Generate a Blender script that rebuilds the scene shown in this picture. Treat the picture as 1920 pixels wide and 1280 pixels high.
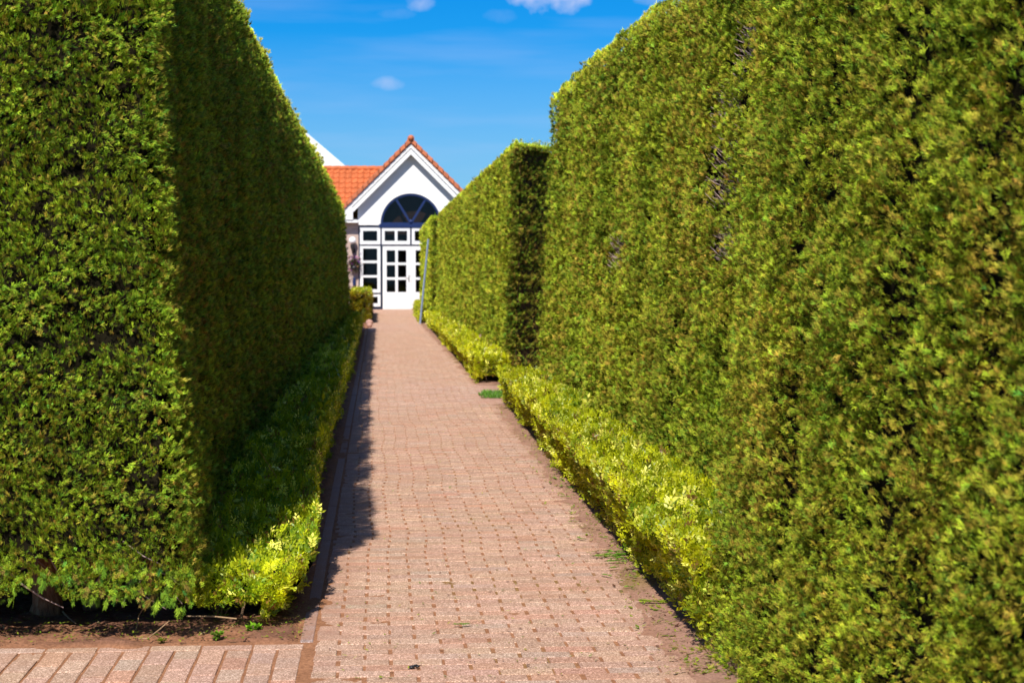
import bpy, math
import numpy as np
from mathutils import Vector

for o in list(bpy.data.objects):
    bpy.data.objects.remove(o)
SC = bpy.context.scene
COL = SC.collection
R = math.radians

# ------------------------------------------------------------------ camera
cam = bpy.data.cameras.new("camera")
cam.lens = 65.6; cam.sensor_width = 36.0
cam.clip_start = 0.1; cam.clip_end = 4000
cam.dof.use_dof = True; cam.dof.focus_distance = 9.0; cam.dof.aperture_fstop = 6.5
co = bpy.data.objects.new("camera", cam); COL.objects.link(co)
co.location = (0, 0, 1.5)
co.rotation_euler = (R(90 - 2.21), 0, R(-4.1))
SC.camera = co

# ------------------------------------------------------------------ light
LX, LY = 0.265, 0.90                       # horizontal travel of the sunlight per metre of fall
sun = bpy.data.lights.new("sun", 'SUN'); sun.energy = 5.0; sun.angle = R(0.5)
sun.color = (1.0, 0.93, 0.82)
so = bpy.data.objects.new("sun", sun); COL.objects.link(so)
so.rotation_euler = Vector((LX, LY, -1)).to_track_quat('-Z', 'Y').to_euler()
so.location = (-10, -30, 40)
SUN_EL = math.atan2(1, math.hypot(LX, LY))
SUN_ROT = math.pi + math.atan2(LX, LY)

SC.view_settings.view_transform = 'Standard'
SC.view_settings.look = 'None'
SC.view_settings.exposure = 0.37
SC.view_settings.gamma = 1.0
SC.view_settings.use_curve_mapping = False

world = bpy.data.worlds.new("World"); SC.world = world
world.use_nodes = True
nt = world.node_tree; nt.nodes.clear()
def N(tree, typ, **kw):
    n = tree.nodes.new(typ)
    for k, v in kw.items():
        setattr(n, k, v)
    return n
def mth(tree, op, a, b=None, c=None, clamp=False):
    n = tree.nodes.new('ShaderNodeMath'); n.operation = op; n.use_clamp = clamp
    for i, v in enumerate((a, b, c)):
        if v is None: continue
        if isinstance(v, (int, float)): n.inputs[i].default_value = v
        else: tree.links.new(v, n.inputs[i])
    return n.outputs[0]
def mixc(tree, fac, a, b, typ='MIX'):
    n = tree.nodes.new('ShaderNodeMix'); n.data_type = 'RGBA'; n.blend_type = typ
    for i, v in ((0, fac), (6, a), (7, b)):
        if isinstance(v, (int, float)): n.inputs[i].default_value = v
        elif isinstance(v, tuple): n.inputs[i].default_value = v if len(v) == 4 else (*v, 1)
        else: tree.links.new(v, n.inputs[i])
    return n.outputs[2]
sky = N(nt, 'ShaderNodeTexSky', sky_type='NISHITA', sun_disc=False)
sky.sun_elevation = SUN_EL; sky.sun_rotation = SUN_ROT
sky.air_density = 1.0; sky.dust_density = 0.25; sky.ozone_density = 4.0; sky.altitude = 200
hs = N(nt, 'ShaderNodeHueSaturation'); hs.inputs['Saturation'].default_value = 1.3
hs.inputs['Value'].default_value = 1.0
tint = mixc(nt, 1.0, sky.outputs[0], (0.60, 0.86, 1.0), 'MULTIPLY')
nt.links.new(tint, hs.inputs['Color'])
# clouds by direction: a = x/y, e = z/y
tc = N(nt, 'ShaderNodeTexCoord'); sp = N(nt, 'ShaderNodeSeparateXYZ')
nt.links.new(tc.outputs['Generated'], sp.inputs[0])
ysafe = mth(nt, 'MAXIMUM', sp.outputs[1], 0.02)
A_ = mth(nt, 'DIVIDE', sp.outputs[0], ysafe); E_ = mth(nt, 'DIVIDE', sp.outputs[2], ysafe)
cmb = N(nt, 'ShaderNodeCombineXYZ'); nt.links.new(A_, cmb.inputs[0]); nt.links.new(E_, cmb.inputs[1])
cn = N(nt, 'ShaderNodeTexNoise'); cn.inputs['Scale'].default_value = 75; cn.inputs['Detail'].default_value = 6
nt.links.new(cmb.outputs[0], cn.inputs['Vector'])
nz = mth(nt, 'MULTIPLY', mth(nt, 'SUBTRACT', cn.outputs[0], 0.5), 2.8)
cl = None
for (px, py, w, h, k) in ((1038, -16, 92, 46, 1.0), (790, 10, 30, 18, 0.55), (730, 160, 33, 14, 0.38),
                          (940, 32, 34, 14, 0.10), (745, 30, 40, 12, 0.10), (1225, 0, 40, 14, 0.3), (640, -90, 90, 50, 0.8)):
    dx = mth(nt, 'DIVIDE', mth(nt, 'SUBTRACT', A_, (px - 709) / 3500), w / 3500)
    dy = mth(nt, 'DIVIDE', mth(nt, 'SUBTRACT', E_, (505 - py) / 3500), h / 3500)
    r2 = mth(nt, 'ADD', mth(nt, 'MULTIPLY', dx, dx), mth(nt, 'MULTIPLY', dy, dy))
    v = mth(nt, 'MULTIPLY', mth(nt, 'MULTIPLY', mth(nt, 'ADD', mth(nt, 'SUBTRACT', 1.0, r2), nz), 0.75, clamp=True), k)
    cl = v if cl is None else mth(nt, 'MAXIMUM', cl, v)
# thin streaks of high cloud
mp = N(nt, 'ShaderNodeMapping'); mp.inputs['Scale'].default_value = (5, 42, 1); mp.inputs['Rotation'].default_value = (0, 0, R(7))
nt.links.new(cmb.outputs[0], mp.inputs['Vector'])
wn = N(nt, 'ShaderNodeTexNoise'); wn.inputs['Scale'].default_value = 1.4; wn.inputs['Detail'].default_value = 5
nt.links.new(mp.outputs[0], wn.inputs['Vector'])
wisp = mth(nt, 'MULTIPLY', mth(nt, 'SUBTRACT', wn.outputs[0], 0.46, clamp=True), 0.45, clamp=True)
cl = mth(nt, 'MAXIMUM', cl, wisp)
gn = N(nt, 'ShaderNodeTexNoise'); gn.inputs['Scale'].default_value = 2.6; gn.inputs['Detail'].default_value = 7  # unseen broken cloud overhead and behind, added to lift the fill light
nt.links.new(tc.outputs['Generated'], gn.inputs['Vector'])
reg = mth(nt, 'MAXIMUM', mth(nt, 'MULTIPLY', mth(nt, 'SUBTRACT', sp.outputs[2], .25), 5.0), mth(nt, 'MULTIPLY', sp.outputs[1], -3.0))
gc = mth(nt, 'MULTIPLY', mth(nt, 'MULTIPLY', mth(nt, 'SUBTRACT', gn.outputs[0], .40), 5.0, clamp=True), mth(nt, 'MINIMUM', mth(nt, 'MAXIMUM', reg, 0.0), 1.0))
cl = mth(nt, 'MAXIMUM', cl, mth(nt, 'MULTIPLY', gc, .28))
skyt = mixc(nt, 1.0, hs.outputs[0], (0.25, 0.67, 0.88), 'MULTIPLY')
hz_ = mth(nt, 'MINIMUM', mth(nt, 'MULTIPLY', mth(nt, 'SUBTRACT', .125, sp.outputs[2]), 5.0, clamp=True), .5)
skyt = mixc(nt, hz_, skyt, (3.4, 4.2, 6.6))
skyc = mixc(nt, cl, skyt, (5.2, 5.6, 7.6))
bg = N(nt, 'ShaderNodeBackground'); bg.inputs['Strength'].default_value = 0.10
nt.links.new(skyc, bg.inputs['Color'])
ow = N(nt, 'ShaderNodeOutputWorld'); nt.links.new(bg.outputs[0], ow.inputs['Surface'])

# ------------------------------------------------------------------ tools
def unit(v):
    return v / np.maximum(np.linalg.norm(v, axis=-1, keepdims=True), 1e-9)
def hash3(i, j, k, seed):
    h = (i * 374761393 + j * 668265263 + k * 2147483647 + seed * 1274126177) & 0xFFFFFFFF
    h = ((h ^ (h >> 13)) * 1274126177) & 0xFFFFFFFF
    h = h ^ (h >> 16)
    return (h & 0xFFFFFF) / float(0xFFFFFF)
def vnoise(x, y, z, seed=0):
    x, y, z = np.broadcast_arrays(np.asarray(x, float), np.asarray(y, float), np.asarray(z, float))
    i = np.floor(x).astype(np.int64); j = np.floor(y).astype(np.int64); k = np.floor(z).astype(np.int64)
    u = x - i; v = y - j; w = z - k
    u = u * u * (3 - 2 * u); v = v * v * (3 - 2 * v); w = w * w * (3 - 2 * w)
    r = 0
    for a in (0, 1):
        for b in (0, 1):
            for c in (0, 1):
                r = r + hash3(i + a, j + b, k + c, seed) * (u if a else 1 - u) * (v if b else 1 - v) * (w if c else 1 - w)
    return r * 2 - 1

def link(o, parent=None):
    COL.objects.link(o)
    if parent is not None: o.parent = parent
    return o
def tag(o, label=None, cat=None, group=None, kind=None):
    if label: o['label'] = label
    if cat: o['category'] = cat
    if group: o['group'] = group
    if kind: o['kind'] = kind
    return o
def empty(name, loc, label, cat, group=None, rz=0):
    o = bpy.data.objects.new(name, None); o.location = loc; o.rotation_euler = (0, 0, rz)
    o.empty_display_size = 0.2
    link(o); tag(o, label, cat, group); return o
def np_mesh(name, verts, nper, mat, cols=None, parent=None, origin=(0, 0, 0), smooth=False, nrm=None):
    """verts (F*nper,3) unshared polygons of nper corners; cols (F*nper,3)"""
    me = bpy.data.meshes.new(name)
    v = np.ascontiguousarray(verts - np.array(origin), dtype=np.float32)
    n = len(v); f = n // nper
    me.vertices.add(n); me.vertices.foreach_set('co', v.ravel())
    me.loops.add(n); me.loops.foreach_set('vertex_index', np.arange(n, dtype=np.int32))
    me.polygons.add(f)
    me.polygons.foreach_set('loop_start', np.arange(0, n, nper, dtype=np.int32))
    me.polygons.foreach_set('loop_total', np.full(f, nper, dtype=np.int32))
    me.update(calc_edges=True)
    if cols is not None:
        a = me.color_attributes.new('tone', 'FLOAT_COLOR', 'POINT')
        c = np.ones((n, 4), dtype=np.float32); c[:, :3] = cols
        a.data.foreach_set('color', c.ravel())
    me.materials.append(mat)
    o = bpy.data.objects.new(name, me)
    return link(o, parent)
def grid_mesh(name, X, Y, Z, mats, cols=None, parent=None, smooth=True, matidx=None):
    h, w = X.shape
    me = bpy.data.meshes.new(name)
    v = np.stack([X, Y, Z], -1).reshape(-1, 3).astype(np.float32)
    idx = np.arange(h * w).reshape(h, w)
    q = np.stack([idx[:-1, :-1], idx[:-1, 1:], idx[1:, 1:], idx[1:, :-1]], -1).reshape(-1, 4).astype(np.int32)
    me.vertices.add(len(v)); me.vertices.foreach_set('co', v.ravel())
    me.loops.add(q.size); me.loops.foreach_set('vertex_index', q.ravel())
    me.polygons.add(len(q))
    me.polygons.foreach_set('loop_start', np.arange(0, q.size, 4, dtype=np.int32))
    me.polygons.foreach_set('loop_total', np.full(len(q), 4, dtype=np.int32))
    me.polygons.foreach_set('use_smooth', np.full(len(q), smooth))
    me.update(calc_edges=True)
    if cols is not None:
        a = me.color_attributes.new('tone', 'FLOAT_COLOR', 'POINT')
        c = np.ones((len(v), 4), dtype=np.float32); c[:, :3] = cols.reshape(-1, 3)
        a.data.foreach_set('color', c.ravel())
    me.materials.append(mats)
    return link(bpy.data.objects.new(name, me), parent)

class MB:
    """collects boxes, prisms, tubes into one mesh"""
    def __init__(s): s.v = []; s.f = []
    def add(s, vs, fs):
        b = len(s.v); s.v += [tuple(map(float, p)) for p in vs]; s.f += [tuple(i + b for i in f) for f in fs]; return s
    def box(s, x0, x1, y0, y1, z0, z1):
        return s.add([(x0, y0, z0), (x1, y0, z0), (x1, y1, z0), (x0, y1, z0), (x0, y0, z1), (x1, y0, z1), (x1, y1, z1), (x0, y1, z1)],
                     [(3, 2, 1, 0), (4, 5, 6, 7), (0, 1, 5, 4), (1, 2, 6, 5), (2, 3, 7, 6), (3, 0, 4, 7)])
    def prism(s, pts, y0, y1):
        """outline in x,z extruded along y"""
        n = len(pts)
        vs = [(x, y0, z) for x, z in pts] + [(x, y1, z) for x, z in pts]
        fs = [tuple(range(n)), tuple(range(2 * n - 1, n - 1, -1))] + [(i, i + n, (i + 1) % n + n, (i + 1) % n) for i in range(n)]
        return s.add(vs, fs)
    def tube(s, pts, rad, n=8, cap=True):
        pts = [Vector(p) for p in pts]
        rad = rad if isinstance(rad, (list, tuple)) else [rad] * len(pts)
        rings = []
        for i, p in enumerate(pts):
            d = (pts[min(i + 1, len(pts) - 1)] - pts[max(i - 1, 0)]).normalized()
            a = d.cross(Vector((0, 0, 1)) if abs(d.z) < .9 else Vector((1, 0, 0))).normalized(); b = d.cross(a)
            rings.append([p + (a * math.cos(2 * math.pi * k / n) + b * math.sin(2 * math.pi * k / n)) * rad[i] for k in range(n)])
        vs = [q for r in rings for q in r]; fs = []
        for i in range(len(pts) - 1):
            for k in range(n):
                fs.append((i * n + k, i * n + (k + 1) % n, (i + 1) * n + (k + 1) % n, (i + 1) * n + k))
        if cap: fs += [tuple(range(n - 1, -1, -1)), tuple(range((len(pts) - 1) * n, len(pts) * n))]
        return s.add(vs, fs)
    def ball(s, c, r, nu=16, nv=10, sz=1.0):
        vs = []; fs = []
        for j in range(nv + 1):
            t = math.pi * j / nv
            for i in range(nu):
                a = 2 * math.pi * i / nu
                vs.append((c[0] + r * math.sin(t) * math.cos(a), c[1] + r * math.sin(t) * math.sin(a), c[2] + r * sz * math.cos(t)))
        for j in range(nv):
            for i in range(nu):
                fs.append((j * nu + i, (j + 1) * nu + i, (j + 1) * nu + (i + 1) % nu, j * nu + (i + 1) % nu))
        return s.add(vs, fs)
    def build(s, name, mat, parent=None, smooth=False, bevel=0):
        me = bpy.data.meshes.new(name); me.from_pydata(s.v, [], s.f); me.validate(); me.update()
        me.materials.append(mat)
        if smooth: me.polygons.foreach_set('use_smooth', [True] * len(me.polygons))
        o = link(bpy.data.objects.new(name, me))
        if parent is not None:
            o.parent = parent
            o.matrix_parent_inverse = parent.matrix_basis.inverted()
        if bevel:
            m = o.modifiers.new('bevel', 'BEVEL'); m.width = bevel; m.segments = 2; m.limit_method = 'ANGLE'
        return o

# ------------------------------------------------------------------ materials
def new_mat(name):
    m = bpy.data.materials.new(name); m.use_nodes = True
    t = m.node_tree; t.nodes.clear()
    out = N(t, 'ShaderNodeOutputMaterial')
    return m, t, out
def noise(t, scale, detail=4, rough=.6, vec=None):
    n = N(t, 'ShaderNodeTexNoise'); n.inputs['Scale'].default_value = scale
    n.inputs['Detail'].default_value = detail; n.inputs['Roughness'].default_value = rough
    if vec is None:
        g = N(t, 'ShaderNodeNewGeometry'); vec = g.outputs['Position']
    t.links.new(vec, n.inputs['Vector']); return n.outputs[0]
def ramp(t, fac, stops):
    n = N(t, 'ShaderNodeValToRGB'); cr = n.color_ramp
    while len(cr.elements) < len(stops): cr.elements.new(0.5)
    for e, (p, c) in zip(cr.elements, stops):
        e.position = p; e.color = (*c, 1) if len(c) == 3 else c
    t.links.new(fac, n.inputs[0]); return n.outputs[0]
def bump(t, h, strength, dist):
    b = N(t, 'ShaderNodeBump'); b.inputs['Strength'].default_value = strength; b.inputs['Distance'].default_value = dist
    t.links.new(h, b.inputs['Height']); return b.outputs[0]
def leaf_mat(name, transl=0.3, rough=0.55, spec=0.3, tcol=(1.3, 1.35, 0.5)):
    m, t, out = new_mat(name)
    a = N(t, 'ShaderNodeAttribute', attribute_name='tone')
    p = N(t, 'ShaderNodeBsdfPrincipled'); p.inputs['Roughness'].default_value = rough
    p.inputs['Specular IOR Level'].default_value = spec
    t.links.new(a.outputs['Color'], p.inputs['Base Color'])
    tr = N(t, 'ShaderNodeBsdfTranslucent')
    t.links.new(mixc(t, 1.0, a.outputs['Color'], tcol, 'MULTIPLY'), tr.inputs['Color'])
    mx = N(t, 'ShaderNodeMixShader'); mx.inputs[0].default_value = transl
    t.links.new(p.outputs[0], mx.inputs[1]); t.links.new(tr.outputs[0], mx.inputs[2])
    t.links.new(mx.outputs[0], out.inputs[0]); return m
def plain(name, col, rough=0.6, var=0.12, scale=6, spec=0.4, metal=0, bmp=0.0):
    m, t, out = new_mat(name)
    p = N(t, 'ShaderNodeBsdfPrincipled'); p.inputs['Roughness'].default_value = rough
    p.inputs['Specular IOR Level'].default_value = spec; p.inputs['Metallic'].default_value = metal
    n = noise(t, scale, 5)
    c = ramp(t, n, [(0.3, tuple(x * (1 - var) for x in col)), (0.7, tuple(min(1, x * (1 + var)) for x in col))])
    t.links.new(c, p.inputs['Base Color'])
    if bmp: t.links.new(bump(t, n, bmp, 0.01), p.inputs['Normal'])
    t.links.new(p.outputs[0], out.inputs[0]); return m

M_conifer = leaf_mat('conifer_leaf', 0.05, 0.65, 0.05)
M_gold = leaf_mat('golden_leaf', 0.34, 0.42, 0.45, (1.2, 1.15, 0.4))
M_twig = plain('twig', (0.16, 0.10, 0.06), 0.9, 0.4, 30)
M_core = plain('hedge_inner', (0.014, 0.012, 0.007), 1.0, 0.6, 14, 0.0, 0, 0.8)  # near black, standing in for shade in the gaps between sprays

M_core_brown = plain('brown_inner', (0.055, 0.034, 0.016), 1.0, 0.6, 30, 0.0, 0, 0.8)  # browner core for the second right hedge
def bark():
    m, t, out = new_mat('bark')
    g = N(t, 'ShaderNodeNewGeometry'); mp = N(t, 'ShaderNodeMapping'); mp.inputs['Scale'].default_value = (40, 40, 7)
    t.links.new(g.outputs['Position'], mp.inputs['Vector'])
    n = noise(t, 1.5, 6, .7, mp.outputs[0])
    p = N(t, 'ShaderNodeBsdfPrincipled'); p.inputs['Roughness'].default_value = .95
    t.links.new(ramp(t, n, [(.3, (.10, .045, .02)), (.5, (.36, .16, .07)), (.7, (.50, .33, .19))]), p.inputs['Base Color'])
    t.links.new(bump(t, n, 1.0, .02), p.inputs['Normal']); t.links.new(p.outputs[0], out.inputs[0]); return m
M_bark = bark()

def paver():
    m, t, out = new_mat('paver')
    a = N(t, 'ShaderNodeAttribute', attribute_name='tone')
    sp1 = noise(t, 190, 3, .75); sp2 = noise(t, 9, 4, .6); sp3 = noise(t, 1.3, 3)
    vor = N(t, 'ShaderNodeTexVoronoi'); vor.inputs['Scale'].default_value = 210
    g = N(t, 'ShaderNodeNewGeometry'); t.links.new(g.outputs['Position'], vor.inputs['Vector'])
    bw = N(t, 'ShaderNodeRGBToBW'); t.links.new(vor.outputs['Color'], bw.inputs[0])
    agg = ramp(t, bw.outputs[0], [(.0, (.55, .50, .48)), (.32, (.85, .80, .78)), (.60, (1.0, 1.0, 1.0)), (.78, (1.8, 1.9, 2.0))])
    c = mixc(t, 1.0, a.outputs['Color'], agg, 'MULTIPLY')
    c = mixc(t, 1.0, c, ramp(t, sp1, [(.35, (.72, .70, .68)), (.65, (1.25, 1.25, 1.25))]), 'MULTIPLY')
    # dust of red sand lying in the pores
    d = mth(t, 'MULTIPLY', mth(t, 'SUBTRACT', mth(t, 'ADD', mth(t, 'MULTIPLY', sp2, .6), mth(t, 'MULTIPLY', sp3, .55)), .50, clamp=True), 3.6, clamp=True)
    d = mth(t, 'MULTIPLY', d, 0.45)
    c = mixc(t, d, c, (.40, .215, .135))
    gs = N(t, 'ShaderNodeSeparateXYZ'); t.links.new(g.outputs['Position'], gs.inputs[0])
    e = mth(t, 'SUBTRACT', gs.outputs[0], mth(t, 'MULTIPLY_ADD', gs.outputs[1], .011, .93))
    e = mth(t, 'MULTIPLY', mth(t, 'ADD', e, mth(t, 'MULTIPLY', mth(t, 'SUBTRACT', sp3, .5), .5)), 3.4, clamp=True)
    e2 = mth(t, 'MULTIPLY', mth(t, 'ADD', mth(t, 'SUBTRACT', -.06, gs.outputs[0]), mth(t, 'MULTIPLY', mth(t, 'SUBTRACT', sp2, .5), .5)), 4.0, clamp=True)
    e2 = mth(t, 'MULTIPLY', e2, mth(t, 'GREATER_THAN', gs.outputs[1], 7.55))
    e = mth(t, 'MULTIPLY', mth(t, 'MAXIMUM', e, e2), mth(t, 'MULTIPLY_ADD', sp1, .5, .55), clamp=True)
    c = mixc(t, e, c, (.37, .205, .145))
    p = N(t, 'ShaderNodeBsdfPrincipled'); p.inputs['Roughness'].default_value = .85; p.inputs['Specular IOR Level'].default_value = .25
    t.links.new(c, p.inputs['Base Color']); t.links.new(bump(t, sp1, .5, .004), p.inputs['Normal'])
    t.links.new(p.outputs[0], out.inputs[0]); return m
M_paver = paver()

def soil():
    m, t, out = new_mat('soil')
    a = N(t, 'ShaderNodeAttribute', attribute_name='tone')
    n1 = noise(t, 60, 5, .7); n2 = noise(t, 6, 4)
    c = mixc(t, 1.0, a.outputs['Color'], ramp(t, n1, [(.3, (.6, .58, .56)), (.7, (1.35, 1.35, 1.35))]), 'MULTIPLY')
    c = mixc(t, 1.0, c, ramp(t, n2, [(.3, (.82, .80, .8)), (.7, (1.15, 1.15, 1.15))]), 'MULTIPLY')
    p = N(t, 'ShaderNodeBsdfPrincipled'); p.inputs['Roughness'].default_value = .95; p.inputs['Specular IOR Level'].default_value = .1
    t.links.new(c, p.inputs['Base Color']); t.links.new(bump(t, n1, .8, .008), p.inputs['Normal'])
    t.links.new(p.outputs[0], out.inputs[0]); return m
M_soil = soil()
M_lawn = plain('lawn', (.06, .09, .025), .95, .4, 3, .1, 0, .6)
M_white = plain('white_paint', (.74, .75, .76), .45, .03, 3)
M_whitewall = plain('white_render', (.80, .80, .80), .7, .03, 2)
M_blue = plain('blue_paint', (.008, .022, .095), .4, .1, 5)
M_navy = plain('dark_frame', (.012, .022, .055), .4, .15, 5)
M_steel = plain('handle_metal', (.5, .5, .52), .3, .05, 5, .5, 1)
M_alu = plain('ladder_paint', (.26, .33, .46), .4, .1, 8, .5, .2)
M_black = plain('black_metal', (.02, .02, .025), .4, .2, 8)
M_membrane = plain('white_membrane', (.80, .81, .83), .6, .02, 1)
M_terra = plain('pink_stone', (.42, .24, .19), .8, .3, 40)
M_interior = plain('dark_room', (.045, .028, .02), .9, .3, 2, .05)
def glass():
    m, t, out = new_mat('window_glass')
    tr = N(t, 'ShaderNodeBsdfTransparent'); tr.inputs[0].default_value = (.6, .58, .58, 1)
    gl = N(t, 'ShaderNodeBsdfGlossy'); gl.inputs['Roughness'].default_value = .03; gl.inputs[0].default_value = (.9, .92, 1, 1)
    fr = N(t, 'ShaderNodeFresnel'); fr.inputs[0].default_value = 1.35
    mx = N(t, 'ShaderNodeMixShader'); t.links.new(fr.outputs[0], mx.inputs[0])
    t.links.new(tr.outputs[0], mx.inputs[1]); t.links.new(gl.outputs[0], mx.inputs[2]); t.links.new(mx.outputs[0], out.inputs[0]); return m
M_glass = glass()
def globe():
    m, t, out = new_mat('opal_globe')
    p = N(t, 'ShaderNodeBsdfPrincipled'); p.inputs['Base Color'].default_value = (.86, .87, .9, 1); p.inputs['Roughness'].default_value = .2
    n = noise(t, 3, 2); t.links.new(ramp(t, n, [(.3, (.82, .83, .86)), (.7, (.88, .89, .92))]), p.inputs['Base Color'])
    t.links.new(p.outputs[0], out.inputs[0]); return m
M_globe = globe()
def brickwall():
    m, t, out = new_mat('pale_brick')
    g = N(t, 'ShaderNodeNewGeometry'); s = N(t, 'ShaderNodeSeparateXYZ'); t.links.new(g.outputs['Position'], s.inputs[0])
    cb = N(t, 'ShaderNodeCombineXYZ'); t.links.new(mth(t, 'ADD', s.outputs[0], s.outputs[1]), cb.inputs[0]); t.links.new(s.outputs[2], cb.inputs[1])
    b = N(t, 'ShaderNodeTexBrick'); b.inputs['Scale'].default_value = 1; b.inputs['Brick Width'].default_value = .21
    b.inputs['Row Height'].default_value = .065; b.inputs['Mortar Size'].default_value = .006
    b.inputs['Color1'].default_value = (.43, .30, .25, 1); b.inputs['Color2'].default_value = (.52, .39, .33, 1); b.inputs['Mortar'].default_value = (.40, .37, .35, 1)
    t.links.new(cb.outputs[0], b.inputs['Vector'])
    p = N(t, 'ShaderNodeBsdfPrincipled'); p.inputs['Roughness'].default_value = .9
    t.links.new(b.outputs[0], p.inputs['Base Color']); t.links.new(p.outputs[0], out.inputs[0]); return m
M_brick = brickwall()
M_tile = plain('clay_tile', (.50, .135, .045), .7, .25, 4, .3)
M_tile2 = plain('clay_edge', (.50, .155, .07), .75, .25, 7, .3)

# ------------------------------------------------------------------ foliage
def conifer_template(k):
    """blades of a flat scale-leaf spray: (t along axis, angle, length, width)"""
    if k == 'big':
        T = [(0.0, 0, 1.0, .06)]
        for i in range(7):
            t = .1 + .12 * i
            for s in (-1, 1):
                T.append((t, s * .75, .46 * (1 - t * .62), .06))
                if i < 5: T.append((t + .07, s * (.98), .30 * (1 - t * .55), .055))
        return T
    if k == 'mid':
        return [(0, 0.05, 1.05, .16), (.10, .55, .68, .15), (.18, -.50, .70, .15), (.50, .42, .46, .13)]
    return [(0, 0.0, 1.0, .19), (.1, .75, .66, .17), (.12, -.7, .66, .17), (.4, .55, .5, .16)]
def build_blades(P, A, S, size, cols, tmpl, rng, tipcol=None, tipw=None, curl=.18, quad=False):
    n = len(P); T = np.cross(A, S); out = []; oc = []
    for (t, th, l, w) in tmpl:
        j = rng.normal(0, .12, n)
        ct = np.cos(th + j)[:, None]; st = np.sin(th + j)[:, None]
        D = unit(ct * A + st * S + T * rng.normal(0, curl, n)[:, None])
        Ew = unit(np.cross(D, T + .001))
        b = P + A * (t * size)[:, None] if np.ndim(size) else P + A * t * size
        L = (l * size * rng.uniform(.75, 1.2, n))[:, None]; W = (w * size * rng.uniform(.8, 1.25, n))[:, None] * .5
        tip = b + D * L
        if quad:
            m = b + D * L * .45
            out.append(np.stack([b, m + Ew * W, tip, m - Ew * W], 1))
        else:
            out.append(np.stack([b + Ew * W - D * L * .05, b - Ew * W - D * L * .05, tip], 1))
        nv = 4 if quad else 3
        c = cols * rng.uniform(.82, 1.18, n)[:, None]
        c = np.repeat(c[:, None, :], nv, 1)
        if not quad: c[:, :2, :] *= .46; c[:, 2, :] *= 1.85  # older growth darker at the base, plus sun and shade contrast in the colour
        if tipcol is not None:
            c[:, 2, :] = c[:, 2, :] * (1 - tipw[:, None]) + tipcol * tipw[:, None]
        oc.append(c)
    V = np.concatenate(out, 0).reshape(-1, 3); C = np.concatenate(oc, 0).reshape(-1, 3)
    return V, C

PAL = dict(
    green=(np.array([.035, .10, .010]), np.array([.13, .24, .014]), np.array([.28, .38, .022])),
    brown=np.array([.32, .20, .04]), rust=np.array([.20, .075, .02]), gold=np.array([.48, .46, .03]))

def conifer_colours(P, rng, brown=.25, gold=.0, bright=1.0, greenish=0.0):
    n = len(P)
    r = rng.random(n) + .35 * vnoise(P[:, 0] * 4, P[:, 1] * 4, P[:, 2] * 4, 5)
    g0, g1, g2 = PAL['green']
    r = np.clip(r, 0, 1)[:, None]
    c = np.where(r < .5, g0 + (g1 - g0) * r * 2, g1 + (g2 - g1) * (r * 2 - 1))
    big = vnoise(P[:, 0] * 1.1, P[:, 1] * 1.1, P[:, 2] * .9, 19) + .6 * vnoise(P[:, 0] * 2.7, P[:, 1] * 2.7, P[:, 2] * 2.1, 29)
    pb = brown * .7 * np.clip(1 + .8 * vnoise(P[:, 0] * 2.2, P[:, 1] * 2.2, P[:, 2] * 1.3, 9) + .45 * big, .1, 3.2)
    isb = rng.random(n) < pb
    bc = np.where(rng.random(n)[:, None] < .22, PAL['rust'], PAL['brown']) * rng.uniform(.5, 1.25, n)[:, None]
    c = np.where(isb[:, None], bc, c)
    if gold: 
        k = np.clip(gold * (1 + .7 * vnoise(P[:, 0] * .9, P[:, 1] * .9, P[:, 2] * 1.6, 11)), 0, 1)[:, None] * rng.random(n)[:, None]
        c = c * (1 - k) + PAL['gold'] * k
    tl = (rng.random(n) < .10) & ~isb
    c = np.where(tl[:, None], c * np.array([.6, .95, 1.7]), c)
    cb = clump(P, 77)
    c = c * np.clip(1.0 + .45 * cb, .5, 1.6)[:, None]
    c = c * (1 + .14 * np.clip(big, -1, 1))[:, None]
    if greenish:
        c = c * np.array([1 - .35 * greenish, 1, 1 + .8 * greenish])
    return c * bright * 1.4

BASE = 0.0235
def sz_at(d):
    return BASE * np.clip(d / 8.0, .85, 10) ** 0.66

def clump(P, seed):
    return np.clip(vnoise(P[:, 0] * 34, P[:, 1] * 34, P[:, 2] * 40, seed + 61) + .45 * vnoise(P[:, 0] * 60, P[:, 1] * 60, P[:, 2] * 60, seed + 62), -1, 1)
def face_disp(P, amp=1.0, vert=0.0, seed=0):
    d = .018 * vnoise(P[:, 0] * 2.2, P[:, 1] * 2.2, P[:, 2] * 2.2, seed + 1) + .020 * vnoise(P[:, 0] * 8, P[:, 1] * 8, P[:, 2] * 8, seed + 2) \
        + .018 * vnoise(P[:, 0] * 19, P[:, 1] * 19, P[:, 2] * 19, seed + 3)
    d = d * amp + .024 * clump(P, seed)
    if vert:
        d = d + vert * vnoise(P[:, 1] * 2.6 + P[:, 0] * 2.6, 0, P[:, 2] * .35, seed + 4) + vert * .6 * vnoise(P[:, 1] * 7 + P[:, 0] * 7, 3, P[:, 2] * .7, seed + 6)
    return d

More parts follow.
